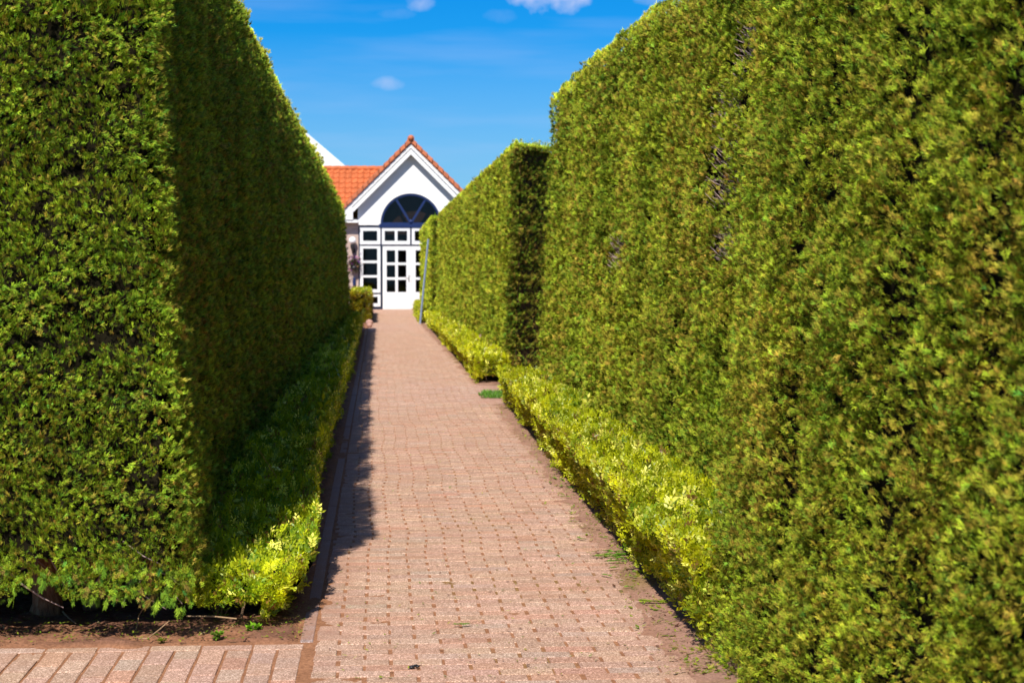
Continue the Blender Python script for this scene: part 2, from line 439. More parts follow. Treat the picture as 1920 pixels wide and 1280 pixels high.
def tall_hedge(name, y0, y1, xb, xt, zt, thick, side, label, seed, brown=.22, gold=0., bright=1., cov=2.7, zb=.10,
               front=None, holes=(), slant=0.0, trunks=(), fringe=False, ycam=0, front_brown=None, front_bright=1.0,
               front_hi=None, back=False, core=None, inset=.045, group='tall clipped conifer hedges'):
    """side=+1: hedge on the right of the path (its path face looks to -x). xb, xt, zt: functions of y."""
    rng = np.random.default_rng(seed)
    root = empty(name, ((xb(y0) + side * thick * .5), y0 + .3, 0), label, 'hedge', group)
    loc = np.array(root.location)
    RC = .04
    def px(y, z):
        ztop = zt(y); u = np.clip(z / ztop, 0, 1.02)
        x = xb(y) + (xt(y) - xb(y)) * u
        k = np.clip((z - (ztop - .08)) / .08, 0, 1)            # shoulder rounding
        x = x + side * inset + side * .06 * (1 - np.sqrt(np.clip(1 - k * k, 0, 1)))
        # rounded near corner
        k2 = np.clip((y0 + RC - y) / RC, 0, 1)
        x = x + side * .035 * (1 - np.sqrt(np.clip(1 - k2 * k2, 0, 1)))
        return x
    Vs = []; Cs = []
    def emit(P, Nn, size, cols, tmpl, a=(0.75, .5, .75), tip=.35, K=1):
        n = len(P)
        if n == 0: return
        r = rng.normal(0, 1, (n, 3))
        ph = 1.0 + 1.5 * vnoise(P[:, 0] * 5, P[:, 1] * 5, P[:, 2] * 5, 71) + 1.0 * vnoise(P[:, 0] * 17, P[:, 1] * 17, P[:, 2] * 17, 72)
        T2 = unit(np.cross(np.array([0, 0, 1.0]) + 0 * Nn, Nn) + 1e-6)
        flow = np.cos(ph)[:, None] * T2 + np.sin(ph)[:, None] * np.array([0, 0, 1.0])
        A = unit(Nn * a[0] + flow * a[1] * 1.25 + r * a[2] * .42)
        if K > 1:      # the sprays of one tuft lie nearly parallel
            nv_ = n // K
            Av = np.repeat(A.reshape(nv_, K, 3)[:, 0], K, 0); A = unit(A * .5 + Av * .6)
            rv = np.repeat(rng.normal(0, 1, (nv_, 3)), K, 0) + rng.normal(0, .22, (n, 3))
        else: rv = rng.normal(0, 1, (n, 3))
        S = unit(np.cross(A, rv))
        tw = (rng.random(n) < tip) * rng.uniform(.3, .9, n)
        tcol = np.array([.42, .33, .05])
        P = P - A * (size * .55)[:, None]
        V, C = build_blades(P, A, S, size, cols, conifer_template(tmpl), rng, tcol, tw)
        Vs.append(V); Cs.append(C)
    def tufts(P, Nn, s, K):
        # sprays grow in tufts: K sprays fan out round each twig end
        n = len(P); sp_ = s * .26
        Pt = np.repeat(P, K, 0); Nt = np.repeat(Nn, K, 0)
        off = rng.normal(0, 1, (n * K, 3)); off -= Nt * (off * Nt).sum(1, keepdims=True)
        r_ = np.linalg.norm(off, axis=1, keepdims=True)
        Pt = Pt + off * sp_ - Nt * (np.minimum(r_, 2.2) ** 2 * s * .13)
        return Pt, unit(Nt + off * .30)
    def kill(P, isfront=False):
        keep = np.ones(len(P), bool)
        if isfront and fringe:
            keep &= P[:, 2] > .15 + .13 * np.exp(-((P[:, 0] + 1.34) / .13) ** 2) + .05 * vnoise(P[:, 0] * 7, 0, 0, 3)
        for (hx, hy, hz, ry, rz, pr) in holes:
            q = ((P[:, 1] - hy) / ry) ** 2 + ((P[:, 2] - hz) / rz) ** 2
            keep &= ~((q + .5 * vnoise(P[:, 0] * 12, P[:, 1] * 12, P[:, 2] * 12, 33) < 1) & (rng.random(len(P)) < pr))
        # little natural gaps
        g = vnoise(P[:, 0] * 9, P[:, 1] * 9, P[:, 2] * 9, seed + 40) + .5 * vnoise(P[:, 0] * 20, P[:, 1] * 20, P[:, 2] * 20, seed + 41)
        keep &= ~((g < -.50) & (rng.random(len(P)) < .85))
        cl_ = clump(P, seed)
        keep &= rng.random(len(P)) < np.clip(.85 + cl_ * 1.5, .10, 1)
        return keep
    # ---- path face, sampled in bands of distance
    edges = [y0 + (.14 if slant > 1 else 0)]
    while edges[-1] < y1: edges.append(min(y1, edges[-1] * 1.12 + .05))
    for a, b in zip(edges[:-1], edges[1:]):
        m = (a + b) / 2; s = float(sz_at(m)); tm = 'mid' if m < 13 else 'low'
        H = zt(m) - zb
        unitA = (s * s) * (0.22 if tm == 'mid' else .24)
        KT = 4
        n = int((b - a) * H * cov / unitA / KT)
        y = rng.uniform(a, b, n); z = zb + (zt(y) - zb + .02) * rng.random(n)
        P = np.stack([px(y, z), y, z], -1)
        Nn = np.tile([-side, 0, 0.0], (n, 1)); kz = np.clip((z - (zt(y) - .13)) / .13, 0, 1); Nn[:, 2] = kz * 1.2
        ky = np.clip((y0 + RC - y) / RC, 0, 1); Nn[:, 1] = -ky; Nn = unit(Nn)
        dd = face_disp(P, 1.0, .036, seed)
        stk = vnoise(P[:, 1] * 4.5, 7, P[:, 2] * .3, seed + 81) + .5 * vnoise(P[:, 1] * 11, 7, P[:, 2] * .5, seed + 82)
        dd = dd - .03 * np.clip(-stk - .2, 0, 1)
        P = P + Nn * (dd + (.018 - .075 * rng.random(n) ** 1.3 + .018 * (rng.random(n) < .15)) * min(2.2, s / BASE))[:, None]
        k = kill(P) & ~((stk < -.25) & (rng.random(n) < .55)); P = P[k]; Nn = Nn[k]
        c = np.repeat(conifer_colours(P, rng, brown, gold, bright), KT, 0)
        P, Nn = tufts(P, Nn, s, KT); c = .6 * c + .4 * conifer_colours(P, rng, brown, gold, bright)
        tg = np.clip((P[:, 2] - zt(P[:, 1]) + .10) / .08, 0, 1)[:, None] * .8  # shoulder sprays blended to gold as the sunlit rim of the crest
        c = c * (1 - tg) + PAL['gold'] * 1.2 * rng.uniform(.5, 1.2, len(P))[:, None] * tg
        emit(P, Nn, s * rng.uniform(.65, 1.3, len(P)), c, tm, K=KT)
        # top fringe: shoots standing up along the edge, gold for its painted sunlit rim
        nf = int((b - a) / s * 44)
        y = rng.uniform(a, b, nf); w = rng.random(nf) ** 2.4 * min(thick * .8, .9)
        P = np.stack([px(y, zt(y)) + side * (w - .04), y, zt(y) + .025 + rng.uniform(-.03, .03, nf) + .03 * vnoise(y * 3, 0, 0, seed)], -1)
        c = conifer_colours(P, rng, brown * .2, .85, 1.35)
        sf = s * rng.uniform(.5, 1.0, nf) * np.where(rng.random(nf) < .012, 2.4, 1)
        emit(P, np.tile([-side * .25, 0, 1.0], (nf, 1)), sf, c, 'mid' if m < 13 else 'low', (.6, 1.0, .5), .15)
    # ---- end face nearest the camera
    if front:
        fw, dens, fb = front
        s = float(sz_at(y0)) * (.9 if y0 > 15 else .88); H = zt(y0) - zb
        fl = math.hypot(fw, slant)
        KT = 4; n = int(fl * H * cov * dens / (s * s * .22) / KT)
        u = rng.random(n); z = zb + (H + .02) * rng.random(n)
        xe = px(np.full(n, y0 + RC), z)
        xe = xe - side * face_disp(np.stack([xe, np.full(n, y0 + RC), z], -1), 1.0, .036, seed)
        qq = np.clip(1 - fw * u / .09, 0, 1)
        P = np.stack([xe + side * fw * u, y0 + slant * u + .03 * (z / H) - .02 + .07 * (1 - np.sqrt(1 - qq * qq)), z], -1)
        fn = unit(np.array([[side * slant, -fw, .03]]))
        Nn = np.tile(fn, (n, 1))
        kz = np.clip((z - (zt(y0) - .13)) / .13, 0, 1); Nn[:, 2] += kz
        ke = np.clip(1 - u * fw / RC, 0, 1); Nn[:, 0] -= side * ke * .8; Nn = unit(Nn)
        dd = face_disp(P, 1.25, 0, seed + 50) - .05 * (1 - np.sqrt(np.clip(1 - kz * kz, 0, 1))) * 1.5
        P = P + Nn * (dd + .018 - .07 * rng.random(n) ** 1.35 + .014 * (rng.random(n) < .15))[:, None]
        k = kill(P, True)
        if front_hi: k &= ~(rng.random(n) > dens * 1.2)
        P = P[k]; Nn = Nn[k]
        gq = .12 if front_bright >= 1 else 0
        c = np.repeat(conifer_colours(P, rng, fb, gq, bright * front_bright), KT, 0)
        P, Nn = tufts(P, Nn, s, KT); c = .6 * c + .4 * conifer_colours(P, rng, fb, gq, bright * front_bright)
        emit(P, Nn, s * rng.uniform(.65, 1.35, len(P)), c, 'mid', K=KT)
        nf = int(fw / s * 30)
        x = px(y0 + .1, zt(y0)) + side * rng.uniform(0, fw, nf)
        P = np.stack([x, y0 + slant * np.clip((x - px(y0 + .1, zt(y0))) * side / fw, 0, 1) + rng.uniform(0, .5, nf) ** 1.3, np.full(nf, zt(y0) + .01)], -1)
        c = conifer_colours(P, rng, .05, .8, 1.2)  # gold put in for the sunlit top edge of the end face
        emit(P, np.tile([0, -.3, 1.0], (nf, 1)), s * rng.uniform(.6, 1.4, nf) * np.where(rng.random(nf) < .03, 2, 1), c, 'mid', (.6, 1, .5), .1)
    # ---- far end face, for views from the side
    n = int(min(thick, 1.2) * zt(y1) * 1.6 / (sz_at(y1) ** 2 * .30))
    if back:
        u = rng.random(n); z = zb + (zt(y1) - zb) * rng.random(n)
        P = np.stack([px(np.full(n, y1), z) + side * u * min(thick, 1.2), y1 + rng.uniform(-.04, .01, n), z], -1)
        emit(P, np.tile([0, 1.0, 0], (n, 1)), float(sz_at(y1)) * rng.uniform(.7, 1.3, n), conifer_colours(P, rng, brown, gold, bright), 'low')
    # ---- hanging sprays along the lifted lower edge of the front
    if fringe:
        n = 560
        x = xb(y0) + side * rng.uniform(.0, front[0], n); z = .17 + .17 * rng.random(n) ** 1.2
        P = np.stack([x, y0 + rng.uniform(-.015, .07, n), z + .06 * vnoise(x * 5, 0, 0, 77)], -1)
        kk = kill(P, True) | (rng.random(n) < .25); kk &= P[:, 2] > .11 + .15 * np.exp(-((P[:, 0] + 1.34) / .12) ** 2); P = P[kk]; n = len(P)
        A = unit(np.stack([rng.normal(0, .45, n), rng.uniform(-.7, -.1, n), rng.uniform(-1.2, -.35, n)], -1))
        S = unit(np.cross(A, np.tile([0, -1.0, .3], (n, 1)) + rng.normal(0, .3, (n, 3))))
        c = conifer_colours(P, rng, .15, .10, .72, .3)
        V, C = build_blades(P, A, S, rng.uniform(.028, .068, n), c, conifer_template('big'), rng)
        Vs.append(V); Cs.append(C)
    V = np.concatenate(Vs); C = np.concatenate(Cs)
    np_mesh('foliage', V, 3, M_conifer, C, root, loc)
    # ---- dark woody inside
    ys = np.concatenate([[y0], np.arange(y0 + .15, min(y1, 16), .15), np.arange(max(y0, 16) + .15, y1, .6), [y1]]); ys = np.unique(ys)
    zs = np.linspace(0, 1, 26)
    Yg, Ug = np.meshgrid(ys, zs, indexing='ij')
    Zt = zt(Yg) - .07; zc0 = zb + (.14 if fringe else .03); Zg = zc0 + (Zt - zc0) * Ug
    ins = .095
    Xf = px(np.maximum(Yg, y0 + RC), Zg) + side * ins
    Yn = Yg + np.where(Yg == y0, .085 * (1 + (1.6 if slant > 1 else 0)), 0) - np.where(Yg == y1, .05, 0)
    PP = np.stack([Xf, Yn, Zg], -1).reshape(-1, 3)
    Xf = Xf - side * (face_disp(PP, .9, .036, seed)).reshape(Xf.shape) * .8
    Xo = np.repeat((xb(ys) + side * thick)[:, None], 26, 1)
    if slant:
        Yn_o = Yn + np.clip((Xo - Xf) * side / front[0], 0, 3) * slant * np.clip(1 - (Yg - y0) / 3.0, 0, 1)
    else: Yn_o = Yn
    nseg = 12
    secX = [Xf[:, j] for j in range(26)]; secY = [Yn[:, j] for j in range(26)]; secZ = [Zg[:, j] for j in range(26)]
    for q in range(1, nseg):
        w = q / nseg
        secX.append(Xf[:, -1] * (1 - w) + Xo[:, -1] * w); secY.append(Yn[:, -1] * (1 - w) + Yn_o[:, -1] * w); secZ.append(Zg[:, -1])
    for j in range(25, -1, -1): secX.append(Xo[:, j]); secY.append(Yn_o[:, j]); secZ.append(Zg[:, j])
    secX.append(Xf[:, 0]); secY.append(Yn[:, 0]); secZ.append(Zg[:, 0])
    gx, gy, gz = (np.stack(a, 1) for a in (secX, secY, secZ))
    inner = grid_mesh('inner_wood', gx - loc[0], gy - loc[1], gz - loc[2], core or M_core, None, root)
    # end caps: fill between the inner and outer faces
    me = inner.data
    import bmesh
    bm = bmesh.new(); bm.from_mesh(me)
    w = gx.shape[1]; bm.verts.ensure_lookup_table()
    for row in (0, len(ys) - 1):
        for j in range(25):
            a_, b_ = bm.verts[row * w + j], bm.verts[row * w + j + 1]
            jo = 26 + nseg - 1 + (25 - j)
            c_, d_ = bm.verts[row * w + jo - 1], bm.verts[row * w + jo]
            try: bm.faces.new((a_, b_, c_, d_))
            except Exception: pass
    bmesh.ops.recalc_face_normals(bm, faces=bm.faces); bm.to_mesh(me); bm.free()
    if fringe:
        mb = MB(); r2 = np.random.default_rng(5)
        for i in range(60):
            x = r2.uniform(-1.9, -.8); y = r2.uniform(7.62, 8.3); z = r2.uniform(.16, .34); a = r2.uniform(0, 6.28); L = r2.uniform(.08, .22)
            q = [(x, y, z + .06), (x + math.cos(a) * L * .5, y + math.sin(a) * L * .3, z), (x + math.cos(a) * L, y + math.sin(a) * L * .6, max(.03, z - L * r2.uniform(.1, .7)))]
            mb.tube(q, [.004, .003, .0015], 5)
        mb.build('dead_twigs', M_baretwig, root)['kind'] = 'stuff'
    # ---- twigs in the bare spots
    for (hx, hy, hz, ry, rz, pr) in holes:
        mb = MB(); r2 = np.random.default_rng(seed + 7)
        for i in range(150):
            y = hy + r2.uniform(-ry, ry); z = hz + r2.uniform(-rz, rz); x = float(px(np.array(y), np.array(z)))
            p0 = np.array([x + side * .09, y, z]); d1 = np.array([-side * r2.uniform(.3, 1), r2.normal(0, .8), r2.uniform(-.2, .9)]) * .05
            mb.tube([p0, p0 + d1, p0 + d1 * 1.8 + np.array([0, 0, .015])], [.0035, .003, .0015], 5)
        mb.build('bare_twigs', M_baretwig, root)['kind'] = 'stuff'
    for (tx, ty, tr) in trunks:
        mb = MB(); mb.tube([(tx, ty, -.03), (tx + .01, ty, .05), (tx, ty + .01, .14), (tx - .02, ty + .03, .5), (tx, ty + .08, 1.0)],
                           [tr * 1.35, tr * 1.05, tr * .92, tr * .8, tr * .6], 14)
        mb.build('trunk', M_bark, root, smooth=True)
    return root
M_baretwig = plain('bare_twig', (.30, .22, .20), .95, .35, 40, .1)

# golden dwarf hedges: arching twigs with two ranks of oval leaves
def dwarf_hedge(name, y0, y1, xout, xin, ztop, side, label, seed, bright=1.0, cov=2.2, gold=.8, boxy=False, ragged=0.0, topgold=False,
                group='low golden hedges edging the path'):
    """xout: path-side foot, xin: where it meets the tall hedge; side as before"""
    rng = np.random.default_rng(seed)
    root = empty(name, ((xout(y0) + xin(y0)) / 2, y0 + .2, 0), label, 'hedge', group)
    loc = np.array(root.location); Vs = []; Cs = []
    def prof(y, t):
        """t 0..1: from the foot of the path side up and over to the inner edge"""
        a = xout(y); b = xin(y); h = ztop(y); w = np.abs(b - a)
        if boxy:
            tt = t * (h + w); up = tt < h
            z = np.where(up, tt, h); x = np.where(up, 0, (tt - h))
            nx = np.where(up, -1.0, 0.0); nz = np.where(up, 0.0, 1.0)
        else:
            s1 = .42
            k = np.clip(t / s1, 0, 1); q = np.clip((t - s1) / (1 - s1), 0, 1)
            ang = k * (math.pi / 2)
            x = .07 * (1 - np.sin(ang * .9 + .15)) + 0 * k
            z = .02 + (h - .02) * np.sin(ang) ** .85
            x = np.where(t > s1, x + q * w, x + .03 * (k > .0) * (1 - k))
            z = z + 0 * q
            nx = np.where(t > s1, -.2 * (1 - q), -np.cos(ang)); nz = np.where(t > s1, 1.0, np.sin(ang))
        return a + side * x, z, side * nx, nz
    edges = [y0]
    while edges[-1] < y1: edges.append(min(y1, edges[-1] * 1.12 + .05))
    def twigs(P, Nn, s, col, up=.35):
        n = len(P)
        A = unit(Nn * .8 + np.array([0, 0, up]) + rng.normal(0, .55, (n, 3)))
        S = unit(np.cross(A, unit(rng.normal(0, 1, (n, 3)) + np.array([0, 0, 1.2]))))
        T = [(0.9, 0, .40, .17)]
        m = 4 if s < .085 else 2
        for i in range(m):
            t = .12 + .74 * i / m
            T += [(t, .95, .42, .19), (t + .04, -.95, .42, .19)]
        if m == 2: T = [(a, b, c * 1.5, w * 1.5) for a, b, c, w in T]
        V, C = build_blades(P - A * s * .6, A, S, s * rng.uniform(.6, 1.3, n), col, T, rng, None, None, .35, True)
        Vs.append(V); Cs.append(C)
    def colours(P, bf):
        n = len(P)
        g = np.array([.12, .22, .010]); y = np.array([.68, .69, .012]); ly = np.array([.85, .83, .14]); br = np.array([.22, .12, .03])
        r = np.clip(rng.beta(2.2, 1.6, n) * .9 + .3 * vnoise(P[:, 0] * 5, P[:, 1] * 5, P[:, 2] * 5, 3) + (gold - .8), 0, 1)[:, None]
        c = (g * (1 - r) + y * r) * (1 + .35 * np.clip(vnoise(P[:, 0] * 22, P[:, 1] * 22, P[:, 2] * 22, 31), -1, 1))[:, None]
        c = np.where(rng.random(n)[:, None] < .09, ly, c)
        return np.where(rng.random(n)[:, None] < bf, br, c) * bright
    for a, b in zip(edges[:-1], edges[1:]):
        m = (a + b) / 2; s = .049 * max(1, (m / 9)) ** .35
        wdt = abs(xin(m) - xout(m)); L = ztop(m) + wdt
        nl = 9 if s < .085 else 5
        la = nl * (.42 * s) * (.19 * s) * .5 * (1 if nl == 9 else 2.2)
        n = int((b - a) * L * cov / la)
        y = rng.uniform(a, b, n); t = rng.random(n)
        x, z, nx, nz = prof(y, t)
        P = np.stack([x, y, z], -1); Nn = unit(np.stack([nx, 0 * nx, nz], -1))
        if ragged: z = z * 1
        d = .01 + .065 * vnoise(P[:, 0] * 2.0, P[:, 1] * 2.0, P[:, 2] * 2.0, seed) + .05 * vnoise(P[:, 0] * 9, P[:, 1] * 9, P[:, 2] * 9, seed + 1)
        g = vnoise(P[:, 0] * 7, P[:, 1] * 7, P[:, 2] * 7, seed + 3)
        if boxy: d = d * .6
        P = P + Nn * (d + rng.uniform(-.08, .0, n) * (1 if not boxy else .6))[:, None]
        low = P[:, 2] < .025 + .03 * vnoise(P[:, 1] * 6, 0, 0, seed + 9)
        k = ~(((g < -.34) & (rng.random(n) < .8)) | (low & (rng.random(n) < .75)))
        P = P[k]; Nn = Nn[k]
        cc = colours(P, .05 if not boxy else .10)
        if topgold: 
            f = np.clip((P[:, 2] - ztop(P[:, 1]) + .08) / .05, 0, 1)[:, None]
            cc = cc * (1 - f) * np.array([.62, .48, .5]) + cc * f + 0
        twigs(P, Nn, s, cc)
        # stray leading shoots
        ns = int((b - a) * 10 * min(1, 9 / m))
        if ns and not boxy:
            y = rng.uniform(a, b, ns); t = rng.uniform(.3, 1, ns); x, z, nx, nz = prof(y, t)
            P = np.stack([x, y, z + .02], -1)
            twigs(P, unit(np.stack([nx, 0 * nx, nz + .4], -1)), s * 1.5, colours(P, .02), .8)
    # near end cap
    s = .049 * max(1, y0 / 9) ** .35; wdt = abs(xin(y0) - xout(y0)); h = float(ztop(y0))
    nl = 9 if s < .085 else 5
    n = int(wdt * h * cov * 1.2 / (nl * .42 * s * .19 * s * .5 * (1 if nl == 9 else 2.2)))
    u = rng.random(n); z = (.06 if boxy else .11) + (h - (.06 if boxy else .11)) * rng.random(n)
    bul = 0 if boxy else .12 * np.sqrt(np.clip(1 - (z / h - .45) ** 2 * 2.5, 0, 1))
    P = np.stack([xout(y0) + side * (u * wdt + (0 if boxy else .03)), y0 - bul + (rng.uniform(-.02, .06, n) if boxy else 0) + .07 * vnoise(u * 4, z * 6, 0, seed) + (0 if boxy else .1 * (1 - np.sin(np.pi * np.clip(u + .15, 0, 1)))), z], -1)
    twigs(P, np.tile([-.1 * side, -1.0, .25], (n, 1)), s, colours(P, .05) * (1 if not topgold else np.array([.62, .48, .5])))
    np_mesh('foliage', np.concatenate(Vs), 4, M_gold, np.concatenate(Cs), root, loc)
    # inside
    ys = np.unique(np.concatenate([np.arange(y0 + .12, y1 - .1, .12 if y1 < 22 else .4), [y1 - .1]]))
    ts = np.linspace(.12, 1, 16)
    Yg, Tg = np.meshgrid(ys, ts, indexing='ij'); X, Z, nx, nz = prof(Yg, Tg)
    PPd = .01 + .065 * vnoise(X * 2.0, Yg * 2.0, Z * 2.0, seed)
    X = X - nx * .09 + nx * PPd; Z = Z - nz * .09 + nz * PPd; Z = np.maximum(Z, .05)
    taper = np.clip(np.minimum(Yg - y0, y1 - Yg) / .12, .15, 1); Zm = .05 + (Z - .05) * np.sqrt(taper)
    xi = xin(Yg[:, -1:]) 
    X = np.concatenate([X, xi, X[:, :1]], 1); Yg = np.concatenate([Yg, Yg[:, :1], Yg[:, :1]], 1)
    Zm = np.concatenate([Zm, 0 * xi + .05, Zm[:, :1]], 1)
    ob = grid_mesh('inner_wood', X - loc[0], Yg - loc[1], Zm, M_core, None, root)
    import bmesh
    bm = bmesh.new(); bm.from_mesh(ob.data); bm.verts.ensure_lookup_table(); w_ = X.shape[1]; h_ = X.shape[0]
    for row in (0, h_ - 1):
        vs = [bm.verts[row * w_ + j] for j in range(w_ - 1)]
        try: bm.faces.new(vs)
        except Exception: pass
    bm.to_mesh(ob.data); bm.free()
    # stems reaching the soil
    st = .3; yy = y0 + .1; stop = min(y1, y0 + 5)
    while yy < stop:
        x = float(xout(yy)) + side * rng.uniform(.14, .26); yv = yy + rng.uniform(-.05, .05)
        for q in range(1):
            mb = MB()
            dx, dy = rng.normal(0, .05, 2)
            mb.tube([(x, yv, -.02), (x + dx * .5, yv + dy * .5, .08), (x + dx, yv + dy, .2)], [.007, .006, .004], 5)
            mb.build('stem', M_twig, root)
        yy += st * max(1, yy / 12)
    return root

def lin(xs, vs): return lambda y: np.interp(y, xs, vs)

# ------------------------------------------------------------------ ground
g = MB(); g.add([(-400, -60, -.06), (400, -60, -.06), (400, 1500, -.06), (-400, 1500, -.06)], [(0, 1, 2, 3)])
tag(g.build('ground', M_lawn), kind='structure')
def rise(y): return np.interp(y, [46, 64.8, 80], [0, .12, .12])
PL = lambda y: -.265 + 0 * y
PR = lin([4, 7, 10, 15, 21, 50, 66], [1.27, 1.25, 1.27, 1.33, 1.39, 1.25, 1.3])
def sheet(name, ys, xs):
    Y, X = np.meshgrid(ys, xs, indexing='ij')
    n1 = vnoise(X * 3, Y * 3, 0, 1); n2 = vnoise(X * 12, Y * 12, 0, 2); n3 = vnoise(X * 45, Y * 45, 0, 3); n4 = vnoise(X * 1.1, Y * .8, 0, 4)
    joint = -.0034 + .0013 * n2 + .0005 * n1
    # sand drifting over the edges of the paving
    er = np.clip((X - (PR(Y) - .16 + .07 * n1 + .03 * n2)) / .22, 0, 1) * .013
    el = (X > -.335) * np.clip(((-.20 + .05 * n1 + .02 * n2) - X) / .12, 0, 1) * (.0028 + .0028 * np.clip(1 - np.abs(Y - 8.2) / .4 + .6 * n1, 0, 1)) * np.clip((Y - 7.3) * 4, 0, 1)
    spill = .0 * np.clip(1 - ((X + .12) / .25) ** 2 - ((Y - 8.25) / .55) ** 2 + .25 * n1, 0, 1)
    H = joint + er + el + spill + .0008 * n3
    bedL = np.clip((-.325 - X) / .04, 0, 1) * np.clip((Y - 7.47 + .04 * n1 + .02 * n2) / .06, 0, 1)
    bedR = np.clip((X - PR(Y) - .04 + .03 * n1) / .1, 0, 1)
    gap = ((Y > 20.75) & (Y < 24.1) & (X > 1.1))
    bedR = np.where(gap, 0, bedR); H = np.where(gap, joint, H)
    bed = np.maximum(bedL, bedR)
    H = H + bed * (.012 + .014 * n1 + .008 * n2 + .005 * n3)
    H = H + rise(Y)
    edge_ = np.clip((X - PR(Y) + .3) / .25, 0, 1)[..., None]
    sandc = np.array([.33, .16, .085]) * (1 - edge_) + np.array([.36, .21, .155]) * edge_; soilc = np.array([.20, .10, .065]); moss = np.array([.20, .15, .04])
    k = np.clip(bed * (.65 + .5 * n1 + .3 * n2), 0, 1)[..., None]
    C = sandc * (1 - k) + soilc * k
    mk = (np.clip(vnoise(X * 1.7, Y * 1.7, 0, 8) * 1.6 - .3, 0, 1) * (1 - bed) * (X > .3))[..., None] * .55
    C = C * (1 - mk) + moss * mk
    far = np.clip((Y - 10) / 14, 0, .55)[..., None]
    return tag(grid_mesh(name, X, Y, H, M_soil, C), kind='structure')
sheet('soil', np.concatenate([np.arange(3.5, 6.4, .06), np.arange(6.4, 12.5, .014), np.arange(12.5, 24, .05), np.arange(24, 66, .25)]),
      np.concatenate([np.arange(-5, -1.7, .12), np.arange(-1.7, 1.9, .014), np.arange(1.9, 5, .12)]))

# pavers: every brick a chamfered block of one paving mesh
def pavers(name, rects, mat, chamf=.0025):
    """rects: cx, cy, hx, hy, zt, tone(3), rot"""
    Rr = np.array([r[:5] + (r[8],) for r in rects], float); T = np.array([r[5:8] for r in rects], float)
    n = len(Rr); cx, cy, hx, hy, zt, ro = Rr.T
    c, s = np.cos(ro), np.sin(ro)
    def P(sx, sy, ins, dz):
        x = sx * (hx - ins); y = sy * (hy - ins)
        return np.stack([cx + c * x - s * y, cy + s * x + c * y, zt + dz], -1)
    top = [P(sx, sy, chamf, 0) for sx, sy in ((-1, -1), (1, -1), (1, 1), (-1, 1))]
    mid = [P(sx, sy, 0, -chamf * .7) for sx, sy in ((-1, -1), (1, -1), (1, 1), (-1, 1))]
    bot = [P(sx, sy, 0, -.03) for sx, sy in ((-1, -1), (1, -1), (1, 1), (-1, 1))]
    Q = [np.stack(top, 1)]
    for i in range(4):
        j = (i + 1) % 4
        Q.append(np.stack([mid[i], mid[j], top[j], top[i]], 1)); Q.append(np.stack([bot[i], bot[j], mid[j], mid[i]], 1))
    V = np.concatenate(Q, 0).reshape(-1, 3)
    C = np.concatenate([np.repeat(T[:, None, :], 4, 1) for _ in Q], 0).reshape(-1, 3)
    return tag(np_mesh(name, V, 4, mat, C), kind='structure')
rg = np.random.default_rng(3)
def tone():
    b = np.array([.445, .29, .212]) * rg.uniform(.88, 1.10)
    if rg.random() < .2: b = b * (np.array([.98, .88, .84]) if rg.random() < .5 else np.array([.96, 1.04, 1.10]))
    return tuple(b * rg.uniform(.97, 1.03, 3))
rects = []
BW, BL = .100, .2015
y = 4.6; row = 0
while y < 64.6:
    wob = .012 * math.sin(y * 1.9) + .010 * math.sin(y * .77 + 1) + .006 * math.sin(y * 4.3) if y > 8.5 else .004 * math.sin(y * 3)
    wob += .05 * float(vnoise(0, y * .25, 0, 5)) * min(1, max(0, (y - 9) / 8))
    fine = y < 46
    xr = 4.5 if 20.75 < y < 24.1 else float(PR(y)) + .02
    x = -.258 - (BL / 2 if row % 2 else 0) + wob * (1 if y > 8 else .5)
    while x < xr:
        x0 = max(x, -.258); x1 = min(x + BL, xr + .05)
        if x1 - x0 > .03 and not (21.65 < y < 22.85 and (x0 + x1) / 2 > 1.20 + .0):
            gx = .0064 + rg.uniform(-.003, .0035); gy = .0013
            rects.append(((x0 + x1) / 2, y, (x1 - x0) / 2 - gx, BW / 2 - gy, float(rise(y)) + rg.normal(0, .0010), *tone(), rg.normal(0, .004)))
        x += BL
    y += BW; row += 1
# cross path in front of the left hedge: bricks laid lengthwise, with a border course
x = -.30; colm = 0
while x > -3.2:
    yy = 4.2 + (BL / 2 if colm % 2 else 0) + rg.uniform(-.01, .01)
    while yy < 7.32:
        y1_ = yy + BL if yy + BL < 7.31 else 7.375
        if y1_ - yy > .04:
            rects.append((x - .05, (yy + y1_) / 2, .0445, (y1_ - yy) / 2 - .0025, rg.normal(0, .0012), *[v * 1.0 for v in tone()], rg.normal(0, .006)))
        yy += BL
    x -= .1005; colm += 1
x = -.30
while x > -3.2:
    rects.append((x - .1, 7.43, .0975, .046, rg.normal(-.001, .001), *[v * .98 for v in tone()], rg.normal(0, .008)))
    x -= .203
pavers('path', rects, M_paver)
# grey kerb strip
kr = []; yy = 7.5
while yy < 46:
    L = .5 if yy > 8 else .42
    kr.append((-.292, yy + L / 2, .026, L / 2 - .003, .0025 + rg.normal(0, .0015), .32, .235, .21, rg.normal(0, .004))); yy += L
pavers('kerb', kr, M_paver)

